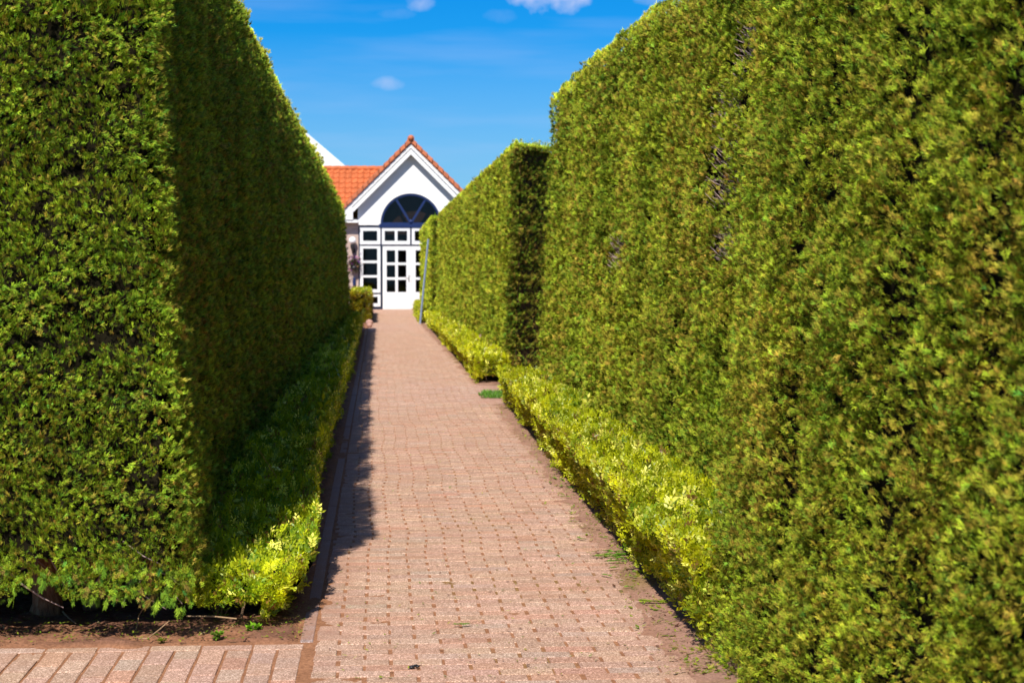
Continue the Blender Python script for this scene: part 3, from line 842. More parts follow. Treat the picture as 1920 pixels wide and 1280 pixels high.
# ------------------------------------------------------------------ tall hedges
tall_hedge('clipped_hedge', 7.55, 45.0, lin([7, 12, 25, 45], [-.745, -.80, -.77, -.645]), lin([7, 12, 24, 35, 45], [-.875, -.95, -.965, -.92, -.815]),
           lin([7, 12, 35, 45], [3.34, 3.36, 3.23, 2.90]), 2.0, -1, 'tall green hedge left of the path, its end face sunlit and trunks at its foot', 11,
           brown=.22, gold=.06, bright=.86, front_bright=1.36, front=(1.25, 1.45, .16), back=True, trunks=((-1.45, 8.2, .062), (-1.27, 8.30, .035), (-1.02, 8.4, .03), (-1.72, 8.5, .05), (-1.15, 8.9, .045)), fringe=True, zb=.19, inset=.012)  # end face colour raised as sunlit, path face colour lowered as shaded
tall_hedge('clipped_hedge', 2.9, 7.2, lin([3, 7.2], [1.20, 1.245]), lin([3, 7.2], [1.42, 1.475]), lin([3, 7.2], [3.3, 3.32]), 1.6, 1,
           'nearest hedge block, blurred and reaching the right edge of the photo', 12, brown=.34, gold=.34, bright=1.02, zb=.0, back=True)
tall_hedge('clipped_hedge', 7.35, 20.9, lin([7, 9.7, 15.7, 21], [1.6, 1.65, 1.715, 1.80]), lin([7, 12.8, 17, 21], [1.93, 1.97, 1.95, 1.925]),
           lin([7, 12.8, 16.6, 21], [3.30, 3.35, 3.42, 3.41]), 1.5, 1,
           'tall hedge with bare twiggy spots in its face, behind the nearest golden edging', 13, brown=.34, gold=.34, bright=.94, back=True, inset=.02,
           holes=((0, 10.3, 2.40, .30, .12, .88), (0, 10.2, 2.03, .40, .20, .90), (0, 14.6, 1.62, .40, .14, .9), (0, 9.9, 1.62, .26, .09, .85), (0, 9.7, 2.66, .25, .10, .9)))
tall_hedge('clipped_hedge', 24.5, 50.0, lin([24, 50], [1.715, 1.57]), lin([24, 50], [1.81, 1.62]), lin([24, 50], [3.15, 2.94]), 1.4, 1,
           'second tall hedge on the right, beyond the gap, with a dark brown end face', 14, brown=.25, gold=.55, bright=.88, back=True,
           front=(.75, 1.5, .55), slant=1.3, front_bright=.58, core=M_core_brown, inset=-.01)  # end face slanted to catch little sun, its sprays coloured darker and browner
tall_hedge('clipped_hedge', 50.4, 63.5, lin([50, 64], [1.36, 1.40]), lin([50, 64], [1.385, 1.42]), lin([50, 64], [2.88, 2.86]), 1.5, 1,
           'farthest tall hedge on the right, close to the white building behind the ladder', 15, brown=.15, gold=.7, bright=1.0,
           front=(.4, 1, .15))
# ------------------------------------------------------------------ low hedges
dwarf_hedge('low_hedge', 7.85, 45.6, lin([7, 7.8, 8.4, 9.2, 10.2, 47], [-.40, -.37, -.29, -.30, -.35, -.37]), lin([7, 12, 25, 47], [-.80, -.82, -.80, -.66]), lin([7, 7.7, 8.3, 9.2, 11, 47], [.18, .20, .28, .35, .40, .40]), -1,
            'low golden hedge in the shade along the left kerb, only its near end in sun', 21, bright=1.32, gold=.54)
dwarf_hedge('low_hedge', 7.25, 20.75, lin([7, 10, 15, 20.7], [1.19, 1.215, 1.275, 1.335]), lin([7, 9.7, 15.7, 21], [1.62, 1.67, 1.73, 1.80]),
            lin([7, 20.7], [.42, .38]), 1, 'nearest low golden hedge on the right, bright in the sun', 22, bright=1.0, gold=.78)
dwarf_hedge('low_hedge', 24.5, 49.6, lin([24, 49], [1.23, 1.24]), lin([24, 50], [1.72, 1.58]), lin([24, 50], [.38, .36]), 1,
            'low golden hedge on the right beyond the small strip of grass', 23, bright=1.05, gold=.9)
dwarf_hedge('low_hedge', 51.1, 58.0, lin([49, 58], [1.14, 1.14]), lin([49, 58], [1.34, 1.34]), lin([49, 58], [.50, .50]), 1,
            'short low golden hedge behind the foot of the ladder', 24, bright=1.0, boxy=True)
dwarf_hedge('box_hedge', 51.0, 60.0, lin([50, 61], [-.25, -.25]), lin([50, 61], [-.78, -.78]), lin([50, 61], [.88, .88]), -1,
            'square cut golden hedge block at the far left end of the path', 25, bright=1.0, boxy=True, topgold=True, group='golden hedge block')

# ------------------------------------------------------------------ house
YF = 64.8; S_ = 54.0
hx = lambda p: (p - 709) / S_
hz = lambda p: 1.5 - (p - 505) / S_
CX = hx(770.3)
Z0 = .12
house = empty('gabled_house', (CX, YF, Z0), 'white gabled building with orange tiled roof and arched window at the end of the path', 'building')
def part(mb, name, mat, parent=house, **k):
    return mb.build(name, mat, parent, **k)
c1x = lambda p: hx(560 + p / 3.048)
c1z = lambda p: hz(220 + p / 3.048)
# front white gable with arch cut-out: strip columns between the arch and the rake
ZL = hz(422.5)                                  # level of the cladding's foot
AR = 1.05; zc = hz(420); apex = hz(270) - .08
def rake(x): return apex - abs(x - CX)
gw = MB(); xl = hx(671.5); xr = 2 * CX - xl
xs = [xl] + [CX + AR * math.cos(math.pi - math.pi * i / 36) for i in range(37)] + [xr]
for a, b in zip(xs[:-1], xs[1:]):
    la = zc + math.sqrt(max(0, AR * AR - (a - CX) ** 2)) if abs(a - CX) <= AR + 1e-6 else ZL
    lb = zc + math.sqrt(max(0, AR * AR - (b - CX) ** 2)) if abs(b - CX) <= AR + 1e-6 else ZL
    if a == xl: lb = ZL
    if b == xr: la = ZL
    gw.prism([(a, la), (b, lb), (b, rake(b)), (a, rake(a))], YF, YF + .25)
part(gw, 'gable_wall', M_whitewall)
# board grooves on the cladding
# brick wall beside the doors
bw = MB(); bw.prism([(-7.5, Z0 - .1), (xl, Z0 - .1), (xl, 3.25), (-7.5, 3.25)], YF + .06, YF + .3)
bw.prism([(xl, Z0 - .1), (c1x(350) - .03, Z0 - .1), (c1x(350) - .03, ZL - .01), (xl, ZL - .01)], YF + .06, YF + .3)
part(bw, 'brick_wall', M_brick)
bw2 = MB(); bw2.box(xr, xr + .6, YF + .06, YF + .3, Z0 - .1, 3.25)
part(bw2, 'brick_wall', M_brick)
# barge boards
bb = MB()
hw = 123 / S_; zo = hz(269)
def chev(z_out, z_in, y0, y1, half):
    for sgn in (-1, 1):
        bb.prism([(CX, z_out), (CX + sgn * half, z_out - half), (CX + sgn * half, z_in - half), (CX, z_in)][::(1 if sgn < 0 else -1)], y0, y1)
chev(zo, zo - .20, YF - 0.330, YF - 0.270, hw + .0)
chev(zo - .235, zo - .42, YF - 0.310, YF - 0.240, hw - .02)
for sgn in (-1, 1):
    x0 = CX + sgn * hw; bb.box(min(x0, x0 - sgn * .28), max(x0, x0 - sgn * .28), YF - 0.340, YF + .05, hz(413), hz(391) + .0)
part(bb, 'barge_board', M_white)
so_ = MB()
for sgn in (-1, 1):
    so_.prism([(CX, zo - .10), (CX + sgn * hw, zo - .10 - hw), (CX + sgn * hw, zo - .16 - hw), (CX, zo - .16)][::(1 if sgn < 0 else -1)], YF - 0.250, YF + .24)
part(so_, 'soffit', M_whitewall)
gv = MB()
for sgn in (-1, 1):
    gv.prism([(CX, zo - .19), (CX + sgn * (hw - .03), zo - .19 - hw + .03), (CX + sgn * (hw - .03), zo - .25 - hw + .03), (CX, zo - .25)][::(1 if sgn < 0 else -1)], YF - 0.280, YF - 0.255)
part(gv, 'groove_shadow_strip', M_navy)  # dark strip between the boards stands in for shade in the groove
# roofs made of rows of pantiles
def tile_roof(name, origin, ux, uy, W, L, mat, parent, pw=.20, pl=.30, clip=None):
    """ux along the eaves, uy up the slope (unit vectors); height profile is an S wave with a step at each course"""
    ux = np.array(ux, float); uy = np.array(uy, float); nn = np.cross(ux, uy); o = np.array(origin, float)
    if nn[2] < 0: nn = -nn
    nu = int(W / pw * 8); rows = int(math.ceil(L / pl))
    u = np.linspace(0, W, nu + 1); ph = u / pw * 2 * math.pi
    prof_ = .028 * np.maximum(np.cos(ph), -.55)
    X = []
    for r in range(rows):
        for k, lift in ((0, .045), (1, .018)):
            v = min(L, (r + k) * pl)
            X.append(o + ux * u[:, None] + uy * v + nn * (prof_ + lift)[:, None])
    G = np.stack(X, 0)
    if clip is not None: G = clip(G)
    ob = grid_mesh(name, G[..., 0], G[..., 1], G[..., 2], mat, None, None, smooth=False)
    ob.parent = parent; ob.matrix_parent_inverse = parent.matrix_basis.inverted(); return ob
q2 = math.sqrt(.5)
DR = 13.0
RL = (hw + .06) / q2
main = MB()
for sgn in (-1, 1):
    main.prism([(CX, zo + .02), (CX + sgn * (hw + .05), zo + .02 - hw - .05), (CX + sgn * (hw + .05), zo - .06 - hw), (CX, zo - .06)][::(1 if sgn < 0 else -1)], YF - 0.350, YF + DR)
roof = part(main, 'roof', M_tile2)
roof['label'] = 'steep front gable roof'
tl = tile_roof('roof_tiles', (CX - hw - .08, YF - 0.370, zo + .04 - hw - .08), (0, 1, 0), (q2, 0, q2), DR, RL, M_tile, house, .24, .30)
tr_ = tile_roof('roof_tiles', (CX + hw + .08, YF - 0.370, zo + .04 - hw - .08), (0, 1, 0), (-q2, 0, q2), DR, RL, M_tile, house, .24, .30)
# verge tiles stepping up the edge
vt = MB()
nst = 13
for sgn in (-1, 1):
    for i in range(nst):
        t0 = i / nst * (hw + .1); t1 = (i + 1.12) / nst * (hw + .1)
        x0 = CX + sgn * t0; x1 = CX + sgn * t1; za = zo + .15 - t0; zb_ = zo + .19 - t1
        pts = [(x0, za), (x1, zb_), (x1, zb_ - .17), (x0, za - .16)]
        vt.prism(pts[::(1 if sgn < 0 else -1)], YF - 0.410, YF - 0.210)
part(vt, 'verge_tiles', M_tile2)
rd = MB(); y = YF - 0.410
while y < YF + DR - .3:
    rd.tube([(CX, y, zo + .12), (CX, y + .36, zo + .15)], [.12, .10], 12); y += .33
part(rd, 'ridge_tiles', M_tile2, smooth=False)
rb = MB(); rb.ball((CX, YF - 0.430, zo + .14), .095, 14, 9); part(rb, 'ridge_end', M_tile2, smooth=True)
# side wing roof, its slope facing the path
ze = hz(413) + .02; zr = 5.06
run = 2.35; sl = math.hypot(run, zr - ze); uyv = (0, run / sl, (zr - ze) / sl)
def clipw(G):
    G = G.copy(); lim = CX - (zo + .03 - G[..., 2])   # stop where the gable roof rises through it
    G[..., 0] = np.minimum(G[..., 0], np.maximum(lim, -99) + .03); return G
tile_roof('wing_roof', (-8.5, YF - .25, ze), (1, 0, 0), uyv, 9.7, sl, M_tile, house, .215, .30, clipw)
wb = MB(); wb.prism([(-8.5, ze - .12), (xl, ze - .12), (xl, ze - .02), (-8.5, ze - .02)], YF - .3, YF + .2); part(wb, 'fascia', M_white)
wr = MB(); x = -8.5
while x < CX - (zo - zr) - .2:
    wr.tube([(x, YF - .25 + run, zr + .02), (x + .34, YF - .25 + run, zr + .05)], [.10, .085], 10); x += .31
part(wr, 'ridge_tiles', M_tile)
wk = MB(); wk.add([(-8.5, YF - .25 + run, zr - .05), (CX - 1, YF - .25 + run, zr - .05), (CX - 1, YF + 6, 3.1), (-8.5, YF + 6, 3.1)], [(0, 1, 2, 3)])
part(wk, 'rear_roof', M_tile)
# dark interior behind the glass
it = MB(); it.box(xl + .1, xr - .1, YF + .5, YF + 4, Z0 - .05, zc + 1.15)
part(it, 'interior', M_interior)
# arched window
aw = empty('x', (0, 0, 0), 'x', 'x'); bpy.data.objects.remove(aw)
af = MB()
def arcring(mb, r0, r1, y0, y1, n=40, cx=CX, cz=zc):
    for i in range(n):
        a = math.pi * i / n; b = math.pi * (i + 1) / n
        mb.prism([(cx + r0 * math.cos(a), cz + r0 * math.sin(a)), (cx + r1 * math.cos(a), cz + r1 * math.sin(a)),
                  (cx + r1 * math.cos(b), cz + r1 * math.sin(b)), (cx + r0 * math.cos(b), cz + r0 * math.sin(b))][::-1], y0, y1)
arcring(af, AR - .075, AR - .002, YF + .03, YF + .14)
def bar(mb, x0, z0, x1, z1, w, y0, y1):
    d = Vector((x1 - x0, z1 - z0)).normalized(); p = Vector((-d.y, d.x)) * w / 2
    mb.prism([(x0 + p.x, z0 + p.y), (x0 - p.x, z0 - p.y), (x1 - p.x, z1 - p.y), (x1 + p.x, z1 + p.y)], y0, y1)
for sg in (-1, 1):
    a = R(31) * sg
    bar(af, CX + .02 * sg, zc + .05, CX + (AR - .05) * math.sin(a), zc + (AR - .05) * math.cos(a), .075, YF + .05, YF + .12)
af.box(CX - AR + .003, CX + AR - .003, YF + .035, YF + .135, zc - .002, zc + .045)
af.ball((CX, YF + .06, zc + .07), .075, 12, 8)
arch = part(af, 'arched_window', M_blue)
gg = MB(); n = 36
gg.add([(CX + (AR - .05) * math.cos(math.pi * i / n), YF + .10, zc + .02 + (AR - .05) * math.sin(math.pi * i / n)) for i in range(n + 1)], [tuple(range(n, -1, -1))])
gg.build('pane', M_glass, arch)
lt = MB(); lt.box(CX - AR - .05, xr, YF - .03, YF + .15, hz(427), zc - .004); part(lt, 'lintel', M_blue)
lt = MB(); lt.box(c1x(345), CX - AR - .052, YF + .005, YF + .14, c1z(631), c1z(622)); part(lt, 'lintel', M_navy)
# joinery: dark outer frames, white casements, panes
fr = MB()
FX0, FX1 = c1x(346), 2 * CX - c1x(346)
for xa in (c1x(343), c1x(468), 2 * CX - c1x(475), 2 * CX - c1x(350)):
    fr.box(xa, xa + .05, YF + .02, YF + .16, Z0, hz(427) - .003)
fr.box(CX - .022, CX + .022, YF + .02, YF + .16, c1z(732), hz(427) - .003)
fr.box(FX0, FX1, YF + .025, YF + .155, c1z(735), c1z(728))
fr.box(FX0 + .01, c1x(470), YF + .025, YF + .155, c1z(1010), c1z(1002))
fr.box(FX0, FX1, YF + .015, YF + .165, Z0 - .04, Z0 + .06)
part(fr, 'door_frame', M_navy)
def casement(name, x0, x1, z0, z1, panes, yoff=0., extra=None):
    """solid white leaf with rectangular openings; x, z in house metres; panes: list of (x0,x1,z0,z1)"""
    panes = [(p[0] - .010, p[1] + .010, p[2] - .012, p[3] + .012) for p in panes]
    xs = sorted({x0, x1, *[p[0] for p in panes], *[p[1] for p in panes]}); zs = sorted({z0, z1, *[p[2] for p in panes], *[p[3] for p in panes]})
    mb = MB()
    for j in range(len(zs) - 1):
        run0 = None
        for i in range(len(xs) - 1):
            mx = (xs[i] + xs[i + 1]) / 2; mz = (zs[j] + zs[j + 1]) / 2
            hole = any(p[0] < mx < p[1] and p[2] < mz < p[3] for p in panes)
            if not hole: mb.box(xs[i], xs[i + 1], YF + yoff, YF + yoff + .06, zs[j], zs[j + 1])
    o = part(mb, name, M_white)
    for p in panes:
        # thin dark glazing rebate and the pane
        rb_ = MB()
        t = .012
        yb0, yb1 = YF + yoff + .012, YF + yoff + .05
        rb_.box(p[0] + .001, p[1] - .001, yb0, yb1, p[2] + .001, p[2] + t); rb_.box(p[0] + .001, p[1] - .001, yb0, yb1, p[3] - t, p[3] - .001)
        rb_.box(p[0] + .001, p[0] + t, yb0, yb1, p[2] + t, p[3] - t); rb_.box(p[1] - t, p[1] - .001, yb0, yb1, p[2] + t, p[3] - t)
        rb_.build('glazing_bead', M_navy, o)
        gl = MB(); y = YF + yoff + .035
        gl.add([(p[0], y, p[2]), (p[1], y, p[2]), (p[1], y, p[3]), (p[0], y, p[3])], [(0, 1, 2, 3)])
        gl.build('pane', M_glass, o)
    return o
def R4(a, b, t, bt): return (c1x(a), c1x(b), c1z(bt), c1z(t))
def mir(r): return (2 * CX - r[1], 2 * CX - r[0], r[2], r[3])
def leaf(name, rect, panes, both=True, yo=0.0):
    r = R4(*rect); ps = [R4(*p) for p in panes]
    a = casement(name, *r, ps, yo); b = None
    if both: b = casement(name, *mir(r), [mir(p) for p in ps], yo)
    return a, b
leaf('top_light', (351, 467, 632, 727), [(370, 448, 652, 705)])
leaf('top_light', (476, 636, 632, 727), [(493, 548, 652, 705), (566, 618, 652, 705)])
leaf('side_light', (351, 467, 736, 1001), [(370, 448, 752, 817), (370, 448, 835, 900), (370, 448, 917, 980)])
leaf('side_light', (351, 467, 1011, 1080), [(372, 450, 1026, 1060)])
da, db = leaf('door', (480, 640.5, 737, 1096), [(504, 550, 762, 828), (568, 613, 762, 828), (504, 550, 846, 912), (568, 613, 846, 912),
                                            (504, 550, 930, 996), (568, 613, 930, 996)], yo=-.012)
hd = MB(); hd.box(c1x(626), c1x(632), YF - .03, YF - .013, c1z(940), c1z(900)); hd.tube([(c1x(629), YF - .045, c1z(915)), (c1x(606), YF - .045, c1z(913))], .012, 8)
hd.build('handle', M_steel, da)
st = MB(); st.box(c1x(478), 2 * CX - c1x(478), YF - .12, YF + .015, Z0 - .06, Z0 - .01); part(st, 'door_step', M_brick)
# side walls of the house
sw = MB(); sw.box(xr + .35, xr + .6, YF + .31, YF + DR, Z0 - .1, 3.4); part(sw, 'side_wall', M_brick)
sw = MB(); sw.box(-7.5, -7.25, YF + .31, YF + 6, Z0 - .1, 3.1); part(sw, 'side_wall', M_brick)

# ------------------------------------------------------------------ things on the wall
c2x = lambda p: hx(640 + p / 5.82)
c2z = lambda p: hz(420 + p / 5.82)
lamp = empty('wall_lamp', (c2x(127), YF, c2z(240)), 'white globe lamp on a black bracket on the brick wall left of the doors', 'lamp')
m = MB(); m.ball((c2x(125), YF - .14, c2z(182)), .125, 20, 12); m.build('globe', M_globe, lamp, smooth=True)
m = MB(); gx_, gy_ = c2x(127), YF - .14
m.tube([(gx_, gy_, c2z(222)), (gx_, gy_, c2z(232)), (gx_, gy_, c2z(262)), (gx_, gy_, c2z(300))], [.05, .085, .075, .03], 12)
m.tube([(gx_, gy_, c2z(290)), (gx_ + .02, YF - .06, c2z(315)), (gx_ + .04, YF + .062, c2z(300))], .022, 8)
m.box(gx_ - .03, gx_ + .09, YF + .035, YF + .062, c2z(318), c2z(270)); m.build('bracket', M_black, lamp)
rng = np.random.default_rng(91)
bx, bz = c2x(142), c2z(425)
bas = empty('hanging_basket', (bx, YF - .15, bz), 'hanging basket of purple and pink flowers on the brick wall under the globe lamp', 'flower basket')
def blobs(n, rx, rz, cz, s, cols, name, mat, spread=1.0):
    P = np.stack([bx + rng.normal(0, rx, n), YF - .16 + rng.normal(0, .06, n), cz + rng.normal(0, rz, n)], -1)
    A = unit(rng.normal(0, 1, (n, 3)) + np.array([0, -.8, .3])); S = unit(np.cross(A, rng.normal(0, 1, (n, 3))))
    C = np.array(cols)[rng.integers(0, len(cols), n)] * rng.uniform(.7, 1.2, n)[:, None]
    V, CC = build_blades(P, A, S, np.full(n, s), C, [(0, 0, 1, .5), (0, 1.2, .9, .5), (0, -1.2, .9, .5), (0, 2.4, .8, .5)], rng, quad=True)
    o = np_mesh(name, V, 4, mat, CC, bas, tuple(bas.location))
blobs(420, .09, .10, bz - .05, .05, [(.05, .08, .02), (.03, .05, .02)], 'leaves', M_gold)
blobs(170, .11, .13, bz + .04, .045, [(.35, .06, .35), (.22, .06, .45), (.55, .15, .30), (.5, .25, .12)], 'flowers', M_gold)
m = MB(); m.ball((bx, YF - .16, bz - .16), .12, 14, 8, .8); m.build('bowl', M_black, bas, smooth=True)
m = MB()
for sg in (-1, 1): m.tube([(bx + .11 * sg, YF - .16, bz - .12), (bx, YF - .16, bz + .3)], .004, 5)
m.tube([(bx, YF - .16, bz + .3), (bx, YF + .06, bz + .3)], .008, 6); m.build('chain', M_black, bas)
wbx = MB(); wbx.box(c2x(126), c2x(156), YF - .03, YF + .059, c2z(668), c2z(582))
wbo = wbx.build('wall_box', M_blue, bevel=.008)
tag(wbo, 'narrow dark blue box fixed to the brick wall below the flower basket', 'box')

# ladder against the hedge
lad = empty('ladder', (1.145, 50.72, .03), 'blue grey ladder leaning on the hedge beside the doors', 'ladder')
bf = Vector((1.135, 50.72, .03)); tp = Vector((1.36, 50.72, 2.32)); side_v = Vector((-.03, .05, 0)); ax = (tp - bf).normalized()
wv = ax.cross(Vector((1, 0, 0))).normalized() * .0
rails = []
acr = Vector((0, .36, 0)) * .5     # rails stand one behind the other as seen down the path
acr = (acr - ax * acr.dot(ax))
for sg in (-1, 1):
    m = MB(); a = bf + acr * sg; b = tp + acr * sg
    a.z = max(a.z, .02)
    m.tube([a, b], .021, 4); m.build('rail', M_alu, lad)
for i in range(9):
    t = .08 + i * .105; c = bf.lerp(tp, t); m = MB(); m.tube([c - acr, c + acr], .016, 6); m.build('rung', M_alu, lad)

# white marquee roof behind the wing
ym = 92.0; sm = 3500 / ym
mx0 = (500 - 709) / sm; mz0 = 1.5 + (505 - 185.5) / sm; dxm = 9.0
mq = empty('marquee', (mx0, ym + 8, 0), 'white pointed tent roof rising behind the left hedge and the tiled wing', 'tent')
k = (322 - 245) / (660 - 570)
m = MB(); zb2 = mz0 - dxm * k
m.add([(mx0 - dxm, ym, zb2), (mx0 + dxm, ym, zb2), (mx0 + dxm, ym + 16, zb2), (mx0 - dxm, ym + 16, zb2), (mx0, ym, mz0), (mx0, ym + 16, mz0)],
      [(0, 1, 4), (1, 2, 5, 4), (2, 3, 5), (3, 0, 4, 5)])
m.build('tent_roof', M_membrane, mq)
m = MB(); m.box(mx0 - dxm + .1, mx0 + dxm - .1, ym + .1, ym + 15.9, -.05, zb2 + .02); m.build('tent_wall', M_membrane, mq)

# stones beside the far end of the kerb
for (sx, sy, r_, lb) in ((-.235, 49.6, .10, 'small pinkish stone at the foot of the square golden hedge block'), (-.225, 48.2, .075, 'smaller pinkish stone just beyond the end of the low left hedge')):
    m = MB(); m.ball((sx, sy, r_ * .7 + float(rise(sy))), r_, 12, 8, .85)
    o = m.build('garden_stone', M_terra, smooth=True); tag(o, lb, 'stone', 'stones by the path')

# ------------------------------------------------------------------ small things on the ground
rng = np.random.default_rng(55)
def clipping(x, y, L, ang, label, col=(.16, .30, .02), name='hedge_clipping', z=.014):
    n = 1; T = conifer_template('big')
    P = []; A_s = []; S_s = []
    segs = 7; p = np.array([x, y, z]); a = ang
    for i in range(segs):
        d = np.array([math.cos(a), math.sin(a), 0.03 * math.sin(i)])
        P.append(p.copy()); A_s.append(d); S_s.append(np.array([-math.sin(a), math.cos(a), .25 * rng.normal()]))
        p = p + d * L / segs * .8; a += rng.normal(0, .15)
    P = np.array(P); A_s = unit(np.array(A_s)); S_s = unit(np.array(S_s))
    T = [(a_, b_, c_, w_ * 2.4) for a_, b_, c_, w_ in T]
    V, C = build_blades(P, A_s, S_s, np.full(len(P), L * .42), np.tile(col, (len(P), 1)), T, rng, curl=.12)
    V[:, 2] = np.maximum(V[:, 2], .003)
    o = np_mesh(name, V, 3, M_gold, C); tag(o, label, 'twig', 'fallen green clippings'); return o
def gp(px, py):   # ground point seen at that pixel
    d = 5250 / (py - 505); return (px - 709) / 3500 * d, d
x, y = gp(848, 1180); clipping(x, y, .075, .35, 'short green clipping lying alone in the middle of the near paving')
x, y = gp(1200, 1138); clipping(x, y, .13, -.65, 'longest yellow green clipping, on the sandy edge near the right hedge', (.26, .34, .02))
x, y = gp(1110, 1052); clipping(x, y, .12, .15, 'pale green clipping at the left of the small heap by the golden hedge', (.22, .38, .04))
x, y = gp(1150, 1050); clipping(x, y, .14, .1, 'darker green clipping at the right of the small heap by the golden hedge', (.12, .26, .02))
x, y = gp(1142, 1076); clipping(x, y, .07, .4, 'small pale clipping just in front of the small heap by the golden hedge', (.24, .36, .05))
for i in range(16):
    yy = rng.uniform(8.6, 13.5); x = float(PR(yy)) - rng.uniform(.0, .14)
    clipping(x, yy, rng.uniform(.05, .11), rng.uniform(0, 6.28), 'tiny green sprig among others strewn along the sandy edge by the nearest golden hedge', (.20, .36, .03), 'small_clipping')
for i in range(7):
    x, y = gp(rng.uniform(1120, 1175), rng.uniform(1042, 1062))
    clipping(x, y, rng.uniform(.06, .12), rng.uniform(-.5, .7), 'one of the green clippings heaped at the foot of the nearest golden hedge', (.16, .34, .03), 'small_clipping')
# weeds and twigs in the soil under the left hedge
def weed(x, y, h, n, label, col, s=.03, name='weed'):
    root = empty(name, (x, y, 0), label, 'weed', 'weeds in the soil')
    m = MB(); P = []; A_ = []
    for i in range(n):
        a = rng.uniform(0, 6.28); r = rng.uniform(.1, .9) * h
        p = [(x, y, -.01), (x + math.cos(a) * r * .4, y + math.sin(a) * r * .4, h * .5), (x + math.cos(a) * r, y + math.sin(a) * r, h * rng.uniform(.6, 1))]
        m.tube(p, .0016, 4)
        for t in np.linspace(.25, 1, 6):
            q = np.array(p[1]) * (1 - t) + np.array(p[2]) * t if t > .5 else np.array(p[0]) * (1 - 2 * t) + np.array(p[1]) * 2 * t
            for sg in (-1, 1):
                P.append(q); A_.append(np.array([math.cos(a + sg * 1.1), math.sin(a + sg * 1.1), rng.uniform(0, .6)]))
    m.build('stem', M_twig, root)
    P = np.array(P); A_ = unit(np.array(A_)); S_s = unit(np.cross(A_, np.tile([0, 0, 1.0], (len(P), 1))))
    V, C = build_blades(P, A_, S_s, np.full(len(P), s), np.tile(col, (len(P), 1)) * rng.uniform(.7, 1.3, (len(P), 1)), [(0, 0, 1, .42)], rng, quad=True)
    np_mesh('leaves', V, 4, M_gold, C, root, (x, y, 0))
x, y = gp(410, 1165); weed(x, y, .15, 9, 'leafy seedling standing in the soil before the left low hedge', (.22, .38, .02))
x, y = gp(472, 1186); weed(x, y, .035, 14, 'flat bright green weed nearest the kerb, on the soil at the path corner', (.20, .42, .02), .025)
x, y = gp(405, 1196); weed(x, y, .03, 10, 'small flat green weed at the edge of the cross path', (.20, .40, .03), .02)
x, y = gp(305, 1203); weed(x, y, .02, 8, 'tiny green tuft at the soil edge under the left hedge', (.28, .36, .03), .018)
def tw(pts, r, label):
    m = MB(); m.tube(pts, r, 6); o = m.build('dry_twig', M_straw); tag(o, label, 'twig', 'dry twigs under the left hedge')
M_straw = plain('straw_twig', (.36, .24, .13), .8, .3, 40)
def up(px, py, z):
    d = 3500 * (1.5 - z) / (py - 505); return ((px - 709) / 3500 * d, d, z)
tw([up(255, 1193, .012), up(278, 1193, .02), up(300, 1176, .04), up(318, 1160, .075)], [.0035, .003, .0025, .002], 'curved pale twig rising from the soil below the left hedge')
tw([up(256, 1178, .01), up(262, 1150, .05), up(272, 1132, .11)], [.003, .0025, .0018], 'thin upright pale twig in the soil below the left hedge')
tw([up(350, 1152, .05), up(400, 1153, .055), up(443, 1158, .05)], [.003, .0035, .003], 'horizontal reddish twig under the near end of the left low hedge')
tw([up(122, 1140, .03), up(133, 1152, .02), up(146, 1163, .012)], [.004, .003, .002], 'short grey twig beside the thick hedge trunk')
tw([up(519, 893, .42), up(505, 872, .50), up(487, 843, .60)], [.0018, .0016, .0014], 'thin white stalk standing out of the shaded low hedge')
# black scrap on the paving
m = MB(); x, y = gp(770, 1258); m.ball((x, y, .008), .012, 8, 6, .55); m.ball((x + .022, y + .012, .008), .009, 8, 6, .6); m.tube([(x, y, .01), (x + .02, y + .01, .012)], .005, 6)
o = m.build('black_scrap', M_black, smooth=True); tag(o, 'small black scrap lying on the near paving', 'litter')
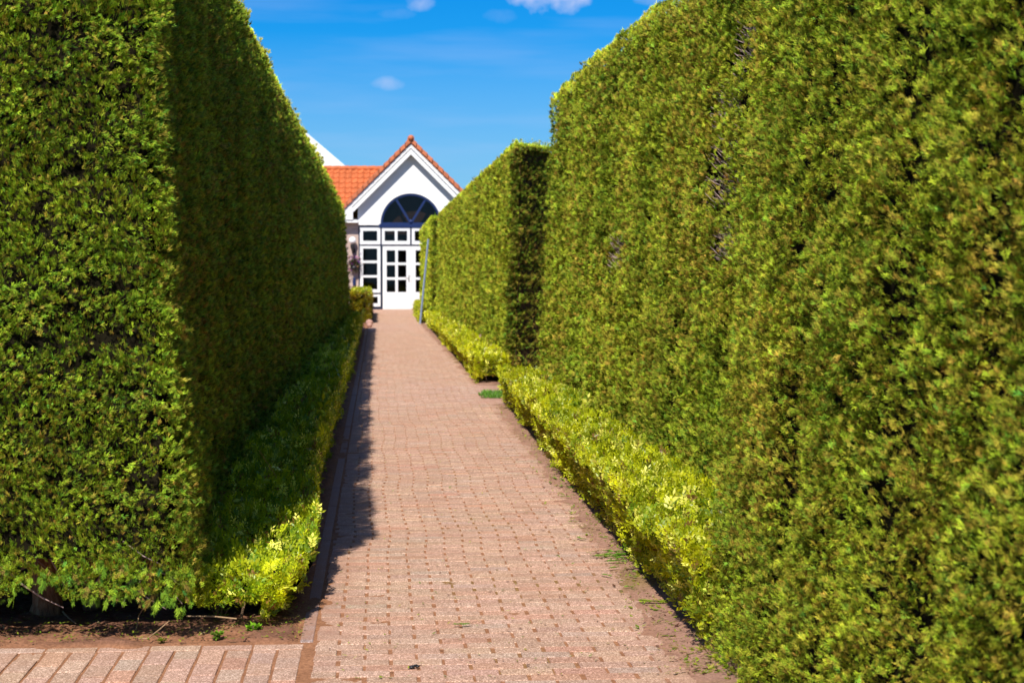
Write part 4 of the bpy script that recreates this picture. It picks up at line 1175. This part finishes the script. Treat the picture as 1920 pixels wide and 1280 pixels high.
# scattered crumbs of leaf and bark
n = 4600
t = rng.random(n)
yl = 6.8 + 14 * rng.random(n) ** 1.7
xl_ = PR(yl) - np.abs(rng.normal(0, .10, n)) + .06
m2 = rng.random(n) < .22; xl_ = np.where(m2, rng.uniform(-.2, 1.2, n), xl_)
m3 = rng.random(n) < .25; yl = np.where(m3, rng.uniform(7.5, 8.3, n), yl); xl_ = np.where(m3, rng.uniform(-1.6, -.3, n), xl_)
P = np.stack([xl_, yl, np.full(n, .006) + np.where(m3, .014, 0)], -1); a = rng.uniform(0, 6.28, n)
A_ = np.stack([np.cos(a), np.sin(a), rng.uniform(-.05, .3, n)], -1); S_s = unit(np.cross(A_, np.tile([0, 0, 1.0], (n, 1))))
colr = np.array([(.30, .36, .03), (.18, .30, .02), (.40, .34, .08), (.12, .05, .03), (.45, .38, .2)])[rng.choice(5, n, p=[.32, .25, .15, .18, .10])]
V, C = build_blades(P, unit(A_), S_s, rng.uniform(.008, .026, n) * np.where((rng.random(n) < .2) & (xl_ > .9), 1.8, 1), colr, [(0, 0, 1, .4)], rng, quad=True)
tag(np_mesh('leaf_litter', V, 4, M_gold, C), 'tiny crumbs of fallen leaf scattered along the path edges', 'litter', kind='stuff')
# strip of grass in the gap between the right hedges
n = 9000
gx_ = rng.uniform(1.17, 3.2, n); gy_ = rng.uniform(21.6, 22.9, n)
kk = (gx_ > 1.24 + .05 * vnoise(gy_ * 9, 0, 0, 4)) & (np.abs(gy_ - 22.25) < .55 + .07 * vnoise(gx_ * 9, 1, 0, 4)); gx_ = gx_[kk]; gy_ = gy_[kk]; n = len(gx_)
P = np.stack([gx_, gy_, np.zeros(n) - .005], -1)
A_ = unit(rng.normal(0, .3, (n, 3)) + np.array([0, 0, 1.0])); S_s = unit(np.cross(A_, rng.normal(0, 1, (n, 3))))
V, C = build_blades(P, A_, S_s, rng.uniform(.02, .065, n), np.array([.10, .24, .025]) * rng.uniform(.5, 1.4, (n, 1)), [(0, 0, 1, .14), (0, .3, .8, .14)], rng)
tag(np_mesh('grass', V, 3, M_gold, C), 'small strip of short green grass in the gap between the right hedges', 'grass', kind='stuff')
